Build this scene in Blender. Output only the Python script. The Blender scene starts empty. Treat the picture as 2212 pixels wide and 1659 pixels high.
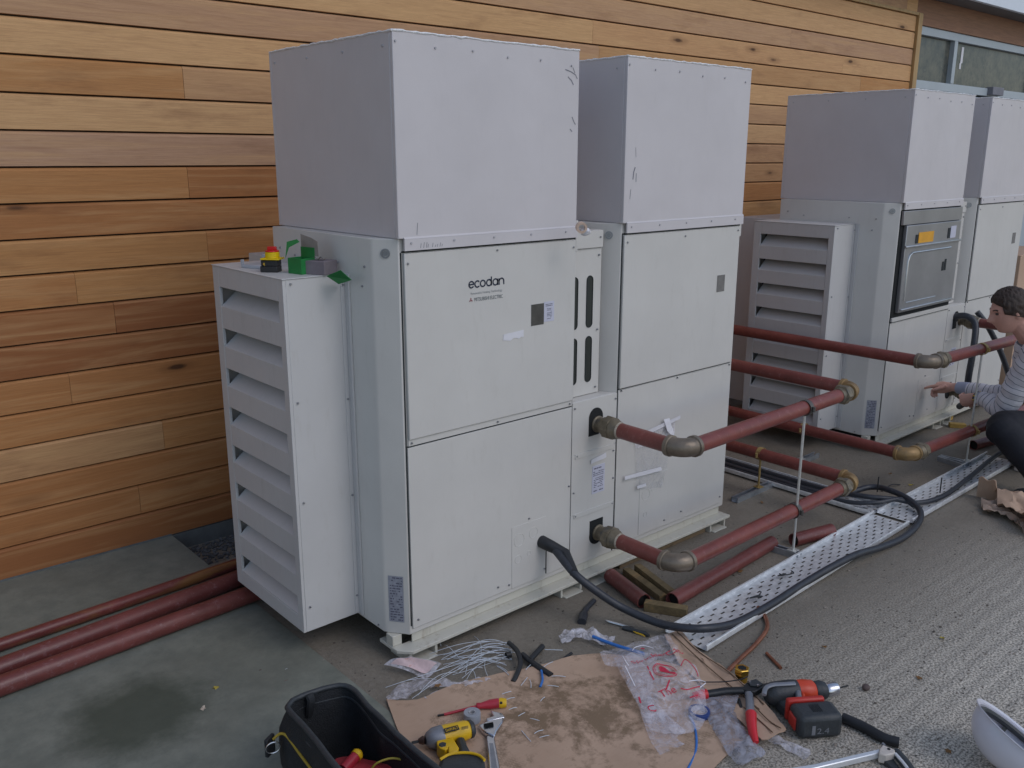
import bpy, bmesh, math, random
from mathutils import Vector, Matrix
random.seed(7)
SC = bpy.context.scene
COL = SC.collection
# ------------------------------------------------------------------ camera
F_, RX, RY, RZ = 1923.5752, 1.32103861, -0.00137326, -0.72147147
CAMP = Vector((-1.7309725, -2.5463023, 1.8708119))
cd = bpy.data.cameras.new('camera'); cam = bpy.data.objects.new('camera', cd); COL.objects.link(cam)
cam.location = CAMP; cam.rotation_mode = 'XYZ'; cam.rotation_euler = (RX, RY, RZ)
cd.sensor_fit = 'HORIZONTAL'; cd.sensor_width = 36.0; cd.lens = F_ / 2212 * 36.0
cd.clip_start = 0.05; cd.clip_end = 500
SC.camera = cam
# ------------------------------------------------------------------ light
SC.view_settings.view_transform = 'Standard'; SC.view_settings.look = 'None'
SC.view_settings.exposure = EXPO = -0.26; SC.view_settings.gamma = 1.0
SUN_EL, SUN_AZ = 46.0, -76.0        # azimuth of the sun, degrees from +X towards +Y (it stands over the yard, to the right of the camera)
w = bpy.data.worlds.new('World'); SC.world = w; w.use_nodes = True
nt = w.node_tree; nt.nodes.clear()
sky = nt.nodes.new('ShaderNodeTexSky'); sky.sky_type = 'NISHITA'; sky.sun_disc = False
sky.sun_elevation = math.radians(SUN_EL); sky.sun_rotation = math.radians(90 - SUN_AZ)
sky.air_density = 1.2; sky.dust_density = 1.2; sky.ozone_density = 3.0
hs = nt.nodes.new('ShaderNodeHueSaturation'); hs.inputs['Saturation'].default_value = 0.80
bg = nt.nodes.new('ShaderNodeBackground'); bg.inputs['Strength'].default_value = 0.15
ow = nt.nodes.new('ShaderNodeOutputWorld')
nt.links.new(sky.outputs[0], hs.inputs['Color']); nt.links.new(hs.outputs[0], bg.inputs[0]); nt.links.new(bg.outputs[0], ow.inputs[0])
sd = bpy.data.lights.new('sun', 'SUN'); sun = bpy.data.objects.new('sun', sd); COL.objects.link(sun)
sd.energy = 0.5; sd.angle = math.radians(26); sd.color = (1.0, 0.95, 0.96)
_a, _e = math.radians(SUN_AZ), math.radians(SUN_EL)
sun.rotation_euler = Vector((math.cos(_a)*math.cos(_e), math.sin(_a)*math.cos(_e), math.sin(_e))).to_track_quat('Z', 'Y').to_euler()
sun.location = (4, -6, 8)
# ------------------------------------------------------------------ measured points: rays of the survey camera cut with real planes
_R = Matrix.Rotation(RZ, 3, 'Z') @ Matrix.Rotation(RY, 3, 'Y') @ Matrix.Rotation(RX, 3, 'X')
def _ray(u, v): return _R @ Vector(((u-1106.0)/F_, -(v-829.5)/F_, -1.0))
def _cut(u, v, ax, val):
    d = _ray(u, v); t = (val - CAMP[ax]) / d[ax]; return CAMP + d*t
def G(u, v, z=0.0): return _cut(u, v, 2, z)
def FY(u, v, y=0.0): return _cut(u, v, 1, y)
def FX(u, v, x=0.0): return _cut(u, v, 0, x)
def RD(u, v, d): return CAMP + _ray(u, v)*d
# ------------------------------------------------------------------ mesh builder
class MB:
    def __init__(s): s.v = []; s.f = []; s.m = []; s.a = []; s.mi = 0; s.at = 0.0
    def add(s, vs, fs):
        b = len(s.v); s.v += [Vector(p) for p in vs]
        for f in fs: s.f.append([b+i for i in f]); s.m.append(s.mi); s.a.append(s.at)
        return b
    def box(s, x0, x1, y0, y1, z0, z1):
        vs = [(x0,y0,z0),(x1,y0,z0),(x1,y1,z0),(x0,y1,z0),(x0,y0,z1),(x1,y0,z1),(x1,y1,z1),(x0,y1,z1)]
        s.add(vs, [(3,2,1,0),(4,5,6,7),(0,1,5,4),(1,2,6,5),(2,3,7,6),(3,0,4,7)]); return s
    def prism(s, poly, a0, a1, axis=2, cap=True):
        """extrude a 2D polygon along an axis"""
        n = len(poly)
        def P(p, a):
            if axis == 2: return (p[0], p[1], a)
            if axis == 1: return (p[0], a, p[1])
            return (a, p[0], p[1])
        vs = [P(p, a0) for p in poly] + [P(p, a1) for p in poly]
        fs = [(i, (i+1) % n, n+(i+1) % n, n+i) for i in range(n)]
        if cap: fs += [tuple(range(n-1, -1, -1)), tuple(range(n, 2*n))]
        s.add(vs, fs); return s
    def tube(s, path, r, n=14, caps=True, hollow=0.0, sx=1.0, up=None):
        path = [Vector(p) for p in path]; m = len(path)
        rr = r if isinstance(r, (list, tuple)) else [r]*m
        T = []
        for i in range(m):
            a = path[max(i-1, 0)]; b = path[min(i+1, m-1)]; t = (b-a)
            T.append(t.normalized() if t.length > 1e-9 else Vector((0,0,1)))
        N = Vector(up) if up else (Vector((0,0,1)) if abs(T[0].z) < 0.9 else Vector((1,0,0)))
        N = (N - T[0]*N.dot(T[0])).normalized(); vs = []
        Ns = []
        for i in range(m):
            N = (N - T[i]*N.dot(T[i])).normalized(); B = T[i].cross(N); Ns.append((N, B))
            for k in range(n):
                a = 2*math.pi*k/n; vs.append(path[i] + (N*math.sin(a) + B*(math.cos(a)*sx))*rr[i])
        fs = [(i*n+k, i*n+(k+1) % n, (i+1)*n+(k+1) % n, (i+1)*n+k) for i in range(m-1) for k in range(n)]
        if caps and not hollow: fs += [tuple(range(n-1, -1, -1)), tuple(range((m-1)*n, m*n))]
        s.add(vs, fs)
        if hollow:
            q = hollow; vi = []
            for i in range(m):
                N_, B = Ns[i]
                for k in range(n):
                    a = 2*math.pi*k/n; vi.append(path[i] + (N_*math.sin(a) + B*math.cos(a))*rr[i]*q)
            b0 = len(s.v) - m*n; b = s.add(vi, [(i*n+(k+1) % n, i*n+k, (i+1)*n+k, (i+1)*n+(k+1) % n) for i in range(m-1) for k in range(n)])
            for i in (0, m-1):
                for k in range(n):
                    q1 = [b0+i*n+(k+1) % n, b0+i*n+k, b+i*n+k, b+i*n+(k+1) % n]
                    if i: q1.reverse()
                    s.f.append(q1); s.m.append(s.mi); s.a.append(s.at)
        return s
    def cyl(s, a, b, r, n=16, r2=None, hollow=0.0): return s.tube([a, b], [r, r if r2 is None else r2], n, True, hollow)
    def lathe(s, prof, n=24, org=(0,0,0), axis='z', cap=True):
        org = Vector(org); vs = []
        for r, h in prof:
            for k in range(n):
                a = 2*math.pi*k/n; c, d = r*math.cos(a), r*math.sin(a)
                p = {'z': (c, d, h), 'y': (c, h, -d), 'x': (h, c, d)}[axis]
                vs.append(org + Vector(p))
        m = len(prof)
        fs = [(i*n+k, i*n+(k+1) % n, (i+1)*n+(k+1) % n, (i+1)*n+k) for i in range(m-1) for k in range(n)]
        if cap: fs += [tuple(range(n-1, -1, -1)), tuple(range((m-1)*n, m*n))]
        s.add(vs, fs); return s
    def grid(s, fn, nu, nv, wrap=False):
        vs = [fn(i/nu, j/nv) for j in range(nv+1) for i in range(nu+1)]
        fs = [(j*(nu+1)+i, j*(nu+1)+i+1, (j+1)*(nu+1)+i+1, (j+1)*(nu+1)+i) for j in range(nv) for i in range(nu)]
        s.add(vs, fs); return s
    def ball(s, c, rx, ry=None, rz=None, nu=16, nv=10, M=None):
        ry = ry or rx; rz = rz or rx; c = Vector(c); vs = []
        for j in range(1, nv):
            t = math.pi*j/nv
            for i in range(nu):
                p = 2*math.pi*i/nu; q = Vector((rx*math.sin(t)*math.cos(p), ry*math.sin(t)*math.sin(p), rz*math.cos(t)))
                vs.append(c + (M @ q if M else q))
        top = Vector((0,0,rz)); vs.append(c + (M @ top if M else top)); vs.append(c - (M @ top if M else top))
        fs = [(j*nu+i, (j+1)*nu+i, (j+1)*nu+(i+1) % nu, j*nu+(i+1) % nu) for j in range(nv-2) for i in range(nu)]
        a = (nv-1)*nu; fs += [(a, i, (i+1) % nu) for i in range(nu)] + [(a+1, (nv-2)*nu+(i+1) % nu, (nv-2)*nu+i) for i in range(nu)]
        s.add(vs, fs); return s
    def ribbon(s, pts, w_, nrm, lift=0.0):
        """flat stroke lying in the plane with normal nrm"""
        pts = [Vector(p) for p in pts]; nrm = Vector(nrm).normalized(); m = len(pts); vs = []
        for i in range(m):
            t = (pts[min(i+1, m-1)] - pts[max(i-1, 0)]).normalized(); b = nrm.cross(t).normalized()*w_/2
            vs += [pts[i]-b+nrm*lift, pts[i]+b+nrm*lift]
        s.add(vs, [(2*i, 2*i+2, 2*i+3, 2*i+1) for i in range(m-1)]); return s
    def xf(s, M, i0=0):
        for i in range(i0, len(s.v)): s.v[i] = M @ s.v[i]
        return s
ORG = {}
def build(mb, name, mats, parent=None, world=True, bevel=0.0, ang=38, sub=0, solid=0.0, flat=False, base=None):
    """link the collected geometry as ONE mesh object; world=True: the vertices are world positions"""
    me = bpy.data.meshes.new(name)
    o = bpy.data.objects.new(name, me); COL.objects.link(o)
    vs = mb.v
    if parent is not None:
        o.parent = parent
        if world:
            L = ORG[parent.name]; vs = [p - L for p in vs]; ORG[o.name] = L.copy()
        else: ORG[o.name] = Vector((0,0,0))
    elif world:
        lo = Vector(base) if base else Vector((min(p.x for p in vs)+max(p.x for p in vs), min(p.y for p in vs)+max(p.y for p in vs), 2*min(p.z for p in vs)))/2
        vs = [p - lo for p in vs]; o.location = lo; ORG[o.name] = lo
    me.from_pydata([tuple(p) for p in vs], [], mb.f)
    if not isinstance(mats, (list, tuple)): mats = [mats]
    for m in mats: me.materials.append(m)
    me.polygons.foreach_set('material_index', mb.m)
    if any(mb.a):
        at = me.attributes.new('tone', 'FLOAT', 'FACE'); at.data.foreach_set('value', mb.a)
    bm = bmesh.new(); bm.from_mesh(me)
    bmesh.ops.recalc_face_normals(bm, faces=bm.faces)
    for f in bm.faces: f.smooth = not flat
    for e in bm.edges:
        e.smooth = not (len(e.link_faces) != 2 or e.calc_face_angle(0) > math.radians(ang))
    bm.to_mesh(me); bm.free()
    if bevel:
        b = o.modifiers.new('bevel', 'BEVEL'); b.width = bevel; b.segments = 2; b.limit_method = 'ANGLE'; b.angle_limit = math.radians(50); b.harden_normals = False
    if solid:
        b = o.modifiers.new('solid', 'SOLIDIFY'); b.thickness = solid
    if sub:
        b = o.modifiers.new('sub', 'SUBSURF'); b.levels = sub; b.render_levels = sub
    return o
def thing(name, label, cat, loc=(0,0,0), rz=0.0, group=None):
    o = bpy.data.objects.new(name, None); COL.objects.link(o); o.location = loc; o.rotation_euler = (0,0,rz); o.empty_display_size = 0.05
    ORG[o.name] = Vector(loc); return tag(o, label, cat, group)
def tag(o, label=None, cat=None, group=None, kind=None):
    if label: o['label'] = label
    if cat: o['category'] = cat
    if group: o['group'] = group
    if kind: o['kind'] = kind
    return o
def copy_of(o, parent=None):
    c = o.copy(); COL.objects.link(c)
    if parent: c.parent = parent
    return c
def spline(pts, k=6):
    pts = [Vector(p) for p in pts]; out = []
    n = len(pts)
    for i in range(n-1):
        p0, p1, p2, p3 = pts[max(i-1,0)], pts[i], pts[i+1], pts[min(i+2,n-1)]
        for j in range(k):
            t = j/k; out.append(0.5*((2*p1)+(p2-p0)*t+(2*p0-5*p1+4*p2-p3)*t*t+(3*p1-p0-3*p2+p3)*t**3))
    out.append(pts[-1]); return out
def text_mesh(body, size, M, width=None):
    """writing as real geometry; returns (verts, faces) laid in M's XY plane, scaled to width"""
    cu = bpy.data.curves.new('lettering', 'FONT'); cu.body = body; cu.size = size; cu.resolution_u = 3; cu.fill_mode = 'FRONT'
    ob = bpy.data.objects.new('lettering', cu); COL.objects.link(ob)
    dg = bpy.context.evaluated_depsgraph_get(); me = bpy.data.meshes.new_from_object(ob.evaluated_get(dg))
    vs = [v.co.copy() for v in me.vertices]; fs = [tuple(p.vertices) for p in me.polygons]
    bpy.data.objects.remove(ob); bpy.data.curves.remove(cu); bpy.data.meshes.remove(me)
    if width and vs:
        wx = max(v.x for v in vs) - min(v.x for v in vs)
        for v in vs: v.x *= width/wx
    return [M @ v for v in vs], fs
# ------------------------------------------------------------------ materials
def mat(name, col, rough=0.6, metal=0.0, var=0.12, scale=8.0, bump=0.0, bscale=60.0, spots=None, spot_amt=0.3, spot_scale=5.0, stretch=(1,1,1), spec=0.5, alpha=1.0, trans=0.0, tone=0.0, coat=0.0, rvar=0.0, grime=0.0):
    m = bpy.data.materials.new(name); m.use_nodes = True; n = m.node_tree.nodes; l = m.node_tree.links
    b = n['Principled BSDF']; b.inputs['Roughness'].default_value = rough; b.inputs['Metallic'].default_value = metal
    b.inputs['Specular IOR Level'].default_value = spec; b.inputs['Alpha'].default_value = alpha; b.inputs['Transmission Weight'].default_value = trans
    b.inputs['Coat Weight'].default_value = coat
    tc = n.new('ShaderNodeTexCoord'); mp = n.new('ShaderNodeMapping'); mp.inputs['Scale'].default_value = stretch
    l.new(tc.outputs['Object'], mp.inputs[0])
    nz = n.new('ShaderNodeTexNoise'); nz.inputs['Scale'].default_value = scale; nz.inputs['Detail'].default_value = 6; nz.inputs['Roughness'].default_value = 0.65
    l.new(mp.outputs[0], nz.inputs['Vector'])
    c1 = tuple(c*(1-var) for c in col)+(1,); c2 = tuple(min(1, c*(1+var)) for c in col)+(1,)
    mx = n.new('ShaderNodeMix'); mx.data_type = 'RGBA'; mx.inputs['A'].default_value = c1; mx.inputs['B'].default_value = c2
    mr = n.new('ShaderNodeMapRange'); mr.inputs['From Min'].default_value = 0.3; mr.inputs['From Max'].default_value = 0.7
    l.new(nz.outputs[0], mr.inputs[0]); l.new(mr.outputs[0], mx.inputs['Factor'])
    out = mx.outputs['Result']
    if tone:
        at = n.new('ShaderNodeAttribute'); at.attribute_name = 'tone'
        ma = n.new('ShaderNodeMath'); ma.operation = 'MULTIPLY_ADD'; ma.inputs[1].default_value = tone; ma.inputs[2].default_value = 1.0
        l.new(at.outputs['Fac'], ma.inputs[0])
        hv = n.new('ShaderNodeHueSaturation'); l.new(out, hv.inputs['Color']); l.new(ma.outputs[0], hv.inputs['Value']); out = hv.outputs[0]
    if spots:
        n2 = n.new('ShaderNodeTexNoise'); n2.inputs['Scale'].default_value = spot_scale; n2.inputs['Detail'].default_value = 8; n2.inputs['Roughness'].default_value = 0.7
        l.new(mp.outputs[0], n2.inputs['Vector'])
        m2 = n.new('ShaderNodeMapRange'); m2.inputs['From Min'].default_value = 1-spot_amt; m2.inputs['From Max'].default_value = 1-spot_amt+0.12
        l.new(n2.outputs[0], m2.inputs[0])
        x2 = n.new('ShaderNodeMix'); x2.data_type = 'RGBA'; l.new(m2.outputs[0], x2.inputs['Factor']); l.new(out, x2.inputs['A']); x2.inputs['B'].default_value = tuple(spots)+(1,)
        out = x2.outputs['Result']
    l.new(out, b.inputs['Base Color'])
    if rvar:
        r2 = n.new('ShaderNodeMapRange'); r2.inputs['To Min'].default_value = max(0.02, rough-rvar); r2.inputs['To Max'].default_value = min(1, rough+rvar)
        l.new(nz.outputs[0], r2.inputs[0]); l.new(r2.outputs[0], b.inputs['Roughness'])
    if bump:
        n3 = n.new('ShaderNodeTexNoise'); n3.inputs['Scale'].default_value = bscale; n3.inputs['Detail'].default_value = 4
        l.new(mp.outputs[0], n3.inputs['Vector'])
        bp = n.new('ShaderNodeBump'); bp.inputs['Strength'].default_value = bump; bp.inputs['Distance'].default_value = 0.004
        l.new(n3.outputs[0], bp.inputs['Height']); l.new(bp.outputs[0], b.inputs['Normal'])
    return m
class NT:
    def __init__(s, name):
        s.m = bpy.data.materials.new(name); s.m.use_nodes = True; s.n = s.m.node_tree.nodes; s.l = s.m.node_tree.links; s.b = s.n['Principled BSDF']
        tc = s.n.new('ShaderNodeTexCoord'); s.obj = tc.outputs['Object']
    def new(s, t, **kw):
        x = s.n.new(t)
        for k, v in kw.items():
            k2 = k.replace('_', ' ')
            if k2 in x.inputs: x.inputs[k2].default_value = v
            else: setattr(x, k, v)
        return x
    def link(s, a, b): s.l.new(a, b)
    def map(s, scale=(1,1,1), rot=(0,0,0), loc=(0,0,0), src=None):
        x = s.n.new('ShaderNodeMapping'); x.inputs['Scale'].default_value = scale; x.inputs['Rotation'].default_value = rot; x.inputs['Location'].default_value = loc
        s.link(src or s.obj, x.inputs[0]); return x.outputs[0]
    def noise(s, vec, scale, detail=6, rough=0.6, dist=0.0):
        x = s.n.new('ShaderNodeTexNoise'); x.inputs['Scale'].default_value = scale; x.inputs['Detail'].default_value = detail; x.inputs['Roughness'].default_value = rough; x.inputs['Distortion'].default_value = dist
        s.link(vec, x.inputs['Vector']); return x.outputs[0]
    def mrange(s, v, a, b, c=0.0, d=1.0):
        x = s.n.new('ShaderNodeMapRange'); x.inputs['From Min'].default_value = a; x.inputs['From Max'].default_value = b; x.inputs['To Min'].default_value = c; x.inputs['To Max'].default_value = d
        s.link(v, x.inputs[0]); return x.outputs[0]
    def math(s, op, a, b=None):
        x = s.n.new('ShaderNodeMath'); x.operation = op
        for i, q in enumerate((a, b)):
            if q is None: continue
            if isinstance(q, (int, float)): x.inputs[i].default_value = q
            else: s.link(q, x.inputs[i])
        return x.outputs[0]
    def mix(s, f, a, b):
        x = s.n.new('ShaderNodeMix'); x.data_type = 'RGBA'
        for nm, q in (('Factor', f), ('A', a), ('B', b)):
            if isinstance(q, (int, float)): x.inputs[nm].default_value = q
            elif isinstance(q, tuple): x.inputs[nm].default_value = q+(1,) if len(q) == 3 else q
            else: s.link(q, x.inputs[nm])
        return x.outputs['Result']
    def bump(s, h, strength, dist=0.01, prev=None):
        x = s.n.new('ShaderNodeBump'); x.inputs['Strength'].default_value = strength; x.inputs['Distance'].default_value = dist
        s.link(h, x.inputs['Height'])
        if prev: s.link(prev, x.inputs['Normal'])
        return x.outputs[0]
# painted sheet steel of the units: off-white with faint dirt
def paint(name, col, dirt=(0.30,0.27,0.20), amt=0.35):
    t = NT(name); a = t.noise(t.map((1,1,1)), 2.2, 5); b = t.noise(t.map((3,3,0.8)), 9, 7, .7)
    c = t.mix(t.mrange(a, .3, .7), tuple(x*.95 for x in col), tuple(min(1, x*1.04) for x in col))
    f = t.mrange(b, .56, .86, 0, amt); c = t.mix(f, c, dirt)
    t.link(c, t.b.inputs['Base Color']); t.b.inputs['Roughness'].default_value = .42
    t.link(t.mrange(b, .3, .8, .34, .6), t.b.inputs['Roughness'])
    fine = t.noise(t.obj, 260, 3); big = t.noise(t.obj, 3.0, 2)
    t.link(t.bump(fine, .12, .002, t.bump(big, .35, .02)), t.b.inputs['Normal']); return t.m
M_CAB = paint('cream_painted_steel', (.61,.59,.56), amt=.16)
M_HOOD = paint('pale_grey_painted_steel', (.61,.575,.585), amt=.08)
M_DUCT = paint('duct_painted_steel', (.565,.555,.55), amt=.25)
M_RAIL = paint('dirty_cream_steel', (.58,.56,.49), (.22,.14,.07), .75)
M_SEAM = mat('dark_gap', (.02,.025,.028), .8)
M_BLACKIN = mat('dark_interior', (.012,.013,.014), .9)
M_SCREWP = mat('painted_screw', (.44,.43,.45), .5)
M_SCREW = mat('zinc_screw', (.34,.35,.38), .35, .9)
M_STEEL = mat('steel', (.55,.56,.58), .28, 1.0, .1, 20, .1)
M_LIP = mat('edge_highlight_white', (.85,.84,.86), .4, .0, .2, 120, .8, 140)  # white stands in for sky light on the hood top edges
M_BOXMETAL = mat('electrical_box_steel', (.36,.36,.37), .38, .75, .12, 3)
M_SLOT = mat('slot_mesh', (.035,.04,.036), .5, .3)
M_GLASSLBL = mat('inspection_window', (.10,.095,.085), .18, .2, .25, 20)
M_GLASSPALE = mat('inspection_window_pale', (.22,.21,.20), .2, .3, .25, 20)
M_LABEL = mat('label_paper', (.56,.56,.66), .55, 0, .06, 30)
M_LABELD = mat('label_silver', (.33,.34,.40), .4, .2, .22, 60)
M_INK = mat('label_ink', (.12,.12,.17), .6)
M_NAVY = mat('logo_navy', (.004,.012,.04), .5)
M_GREYINK = mat('logo_grey', (.11,.13,.14), .5)
M_REDINK = mat('logo_red', (.25,.01,.03), .5)
M_TAPE = mat('white_tape', (.72,.71,.75), .5, 0, .05)
M_YLABEL = mat('orange_label', (.75,.36,.02), .5)
M_SMUDGE = mat('dark_scuff', (.20,.20,.23), .7)
# pipes
def pipe_mat(name, col, scuff=(.36,.20,.20), amt=.42, rust=None):
    t = NT(name); a = t.noise(t.obj, 7, 7, .7); b = t.noise(t.obj, 38, 6, .75); c = t.mix(t.mrange(a, .3, .7), tuple(x*.72 for x in col), tuple(x*1.2 for x in col))
    c = t.mix(t.mrange(b, .56, .80, 0, amt), c, scuff)
    if rust: c = t.mix(t.mrange(t.noise(t.map((1,5,5)), 3, 4), .5, .66, 0, .8), c, rust)
    t.link(c, t.b.inputs['Base Color']); t.link(t.mrange(a, .3, .7, .28, .5), t.b.inputs['Roughness'])
    t.link(t.bump(b, .35, .002), t.b.inputs['Normal']); return t.m
M_PIPE = pipe_mat('red_oxide_pipe', (.20,.050,.040), (.38,.20,.18), .6)
M_PIPEDUST = pipe_mat('dusty_red_oxide_pipe', (.165,.045,.040), (.34,.21,.22), .75)
M_PIPERUST = pipe_mat('ochre_stained_pipe', (.17,.04,.035), (.30,.17,.14), .6, (.25,.12,.035))
M_FIT = mat('tarnished_fitting', (.20,.165,.115), .5, .45, .35, 14, .5, 60, spots=(.10,.10,.10), spot_amt=.45, spot_scale=12)
M_ELB = mat('grey_bronze_elbow', (.215,.175,.135), .42, .5, .25, 10, .35, 70, spots=(.33,.22,.09), spot_amt=.38, spot_scale=9)
M_ELBY = mat('ochre_elbow', (.29,.185,.08), .5, .35, .3, 10, .35, 70, spots=(.17,.14,.10), spot_amt=.42, spot_scale=14)
M_BORE = mat('pipe_bore', (.012,.01,.009), .9)
M_GALV = mat('galvanised_steel', (.78,.79,.80), .34, .45, .2, 30, .45, 26, rvar=.12)
M_STRUT = mat('strut_channel_steel', (.45,.48,.52), .4, .8, .2, 20)
M_ROD = mat('threaded_rod_steel', (.62,.62,.60), .4, .6, .1, 40)
M_RODY = mat('rusty_rod', (.40,.28,.11), .6, .4, .3, 40)
M_CLAMP = mat('dark_clamp', (.13,.12,.11), .5, .6, .3, 30)
M_CABLE = mat('black_cable', (.030,.033,.042), .42, 0, .25, 30, .2, 90, spots=(.10,.10,.11), spot_amt=.36, spot_scale=24)
M_RUB = mat('black_rubber', (.018,.019,.022), .5, 0, .3, 20, .3, 90)
M_TIMBER = mat('mossy_timber', (.16,.115,.055), .85, 0, .35, 7, .6, 40, stretch=(1,6,6), spots=(.29,.18,.075), spot_amt=.42, spot_scale=4)
M_COPPER = mat('dull_copper', (.30,.12,.07), .45, .7, .3, 18)
M_BRASS = mat('shiny_brass', (.70,.46,.10), .22, 1.0, .1, 20)
# ground
def ground_mat():
    t = NT('trowelled_and_tamped_concrete'); o = t.obj
    sep = t.n.new('ShaderNodeSeparateXYZ'); t.link(o, sep.inputs[0])
    big = t.noise(o, 1.1, 6, .6); mid = t.noise(o, 7, 8, .7); fine = t.noise(o, 55, 6, .75); peb = t.noise(o, 120, 3, .7)
    wv0 = t.n.new('ShaderNodeTexWave'); wv0.bands_direction = 'Y'; wv0.inputs['Scale'].default_value = 4.6; wv0.inputs['Distortion'].default_value = 3.0; wv0.inputs['Detail'].default_value = 4; wv0.inputs['Detail Scale'].default_value = 2.5; t.link(t.map((.35,1,1), (0,0,.09)), wv0.inputs['Vector'])
    c = t.mix(t.mrange(mid, .3, .7), (.185,.158,.122), (.275,.24,.19))
    c = t.mix(t.mrange(big, .35, .62, 0, .7), c, (.155,.13,.10))
    c = t.mix(t.mrange(fine, .35, .7, 0, .5), c, (.30,.275,.235))
    # light exposed aggregate on the open yard side
    yy = t.math('ADD', t.math('MULTIPLY', sep.outputs[1], -1.0), t.math('MULTIPLY', big, .5)); mask = t.mrange(yy, 1.05, 1.75)
    lt = t.mix(t.mrange(peb, .42, .58), (.22,.20,.165), (.76,.69,.59))
    lt = t.mix(t.math('MULTIPLY', t.mrange(wv0.outputs['Fac'], .2, .75, .16, 0), t.mrange(mid, .35, .6)), lt, (.13,.12,.105)); c = t.mix(mask, c, lt)
    dots = t.n.new('ShaderNodeTexVoronoi'); dots.inputs['Scale'].default_value = 26; t.link(o, dots.inputs['Vector'])
    gate = t.math('GREATER_THAN', t.noise(o, 9, 3), .56)
    c = t.mix(t.math('MULTIPLY', t.mrange(dots.outputs['Distance'], .10, .20, 1, 0), t.math('MULTIPLY', gate, .75)), c, (.055,.045,.035))
    t.link(c, t.b.inputs['Base Color']); t.b.inputs['Roughness'].default_value = .85
    wv = t.n.new('ShaderNodeTexWave'); wv.bands_direction = 'Y'; wv.inputs['Scale'].default_value = 4.6; wv.inputs['Distortion'].default_value = 3.0; wv.inputs['Detail'].default_value = 4; wv.inputs['Detail Scale'].default_value = 2.5
    t.link(t.map((.35,1,1), (0,0,.09)), wv.inputs['Vector'])
    ridge = t.math('MULTIPLY', wv.outputs['Fac'], mask)
    n1 = t.bump(t.math('ADD', ridge, t.math('MULTIPLY', t.noise(o, 22, 6, .75), .9)), .36, .013); n2 = t.bump(fine, .5, .006, n1); n3 = t.bump(peb, .8, .006, n2)
    t.link(n3, t.b.inputs['Normal']); return t.m
M_GROUND = ground_mat()
_s = G(300, 1545); STAIN = (_s.x, _s.y)
def slab_mat():
    t = NT('smooth_concrete_slab'); o = t.obj
    big = t.noise(o, 1.6, 6, .6); mid = t.noise(o, 9, 8, .7); fine = t.noise(o, 90, 5, .7)
    c = t.mix(t.mrange(mid, .3, .72), (.150,.163,.138), (.240,.250,.208))
    c = t.mix(t.mrange(big, .5, .68, 0, .5), c, (.12,.12,.095))
    # an old water stain with a shape of its own
    ds = t.n.new('ShaderNodeVectorMath'); ds.operation = 'DISTANCE'; ds.inputs[1].default_value = (STAIN[0], STAIN[1], 0)
    mp = t.map((1,1,0)); t.link(mp, ds.inputs[0])
    rr = t.math('ADD', ds.outputs['Value'], t.math('MULTIPLY', mid, .16)); c = t.mix(t.mrange(rr, .22, .36, .80, 0), c, (.055,.066,.046))
    c = t.mix(t.mrange(fine, .58, .75, 0, .35), c, (.09,.085,.07))
    t.link(c, t.b.inputs['Base Color']); t.b.inputs['Roughness'].default_value = .8
    t.link(t.bump(fine, .35, .003, t.bump(mid, .3, .006)), t.b.inputs['Normal']); return t.m
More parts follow.
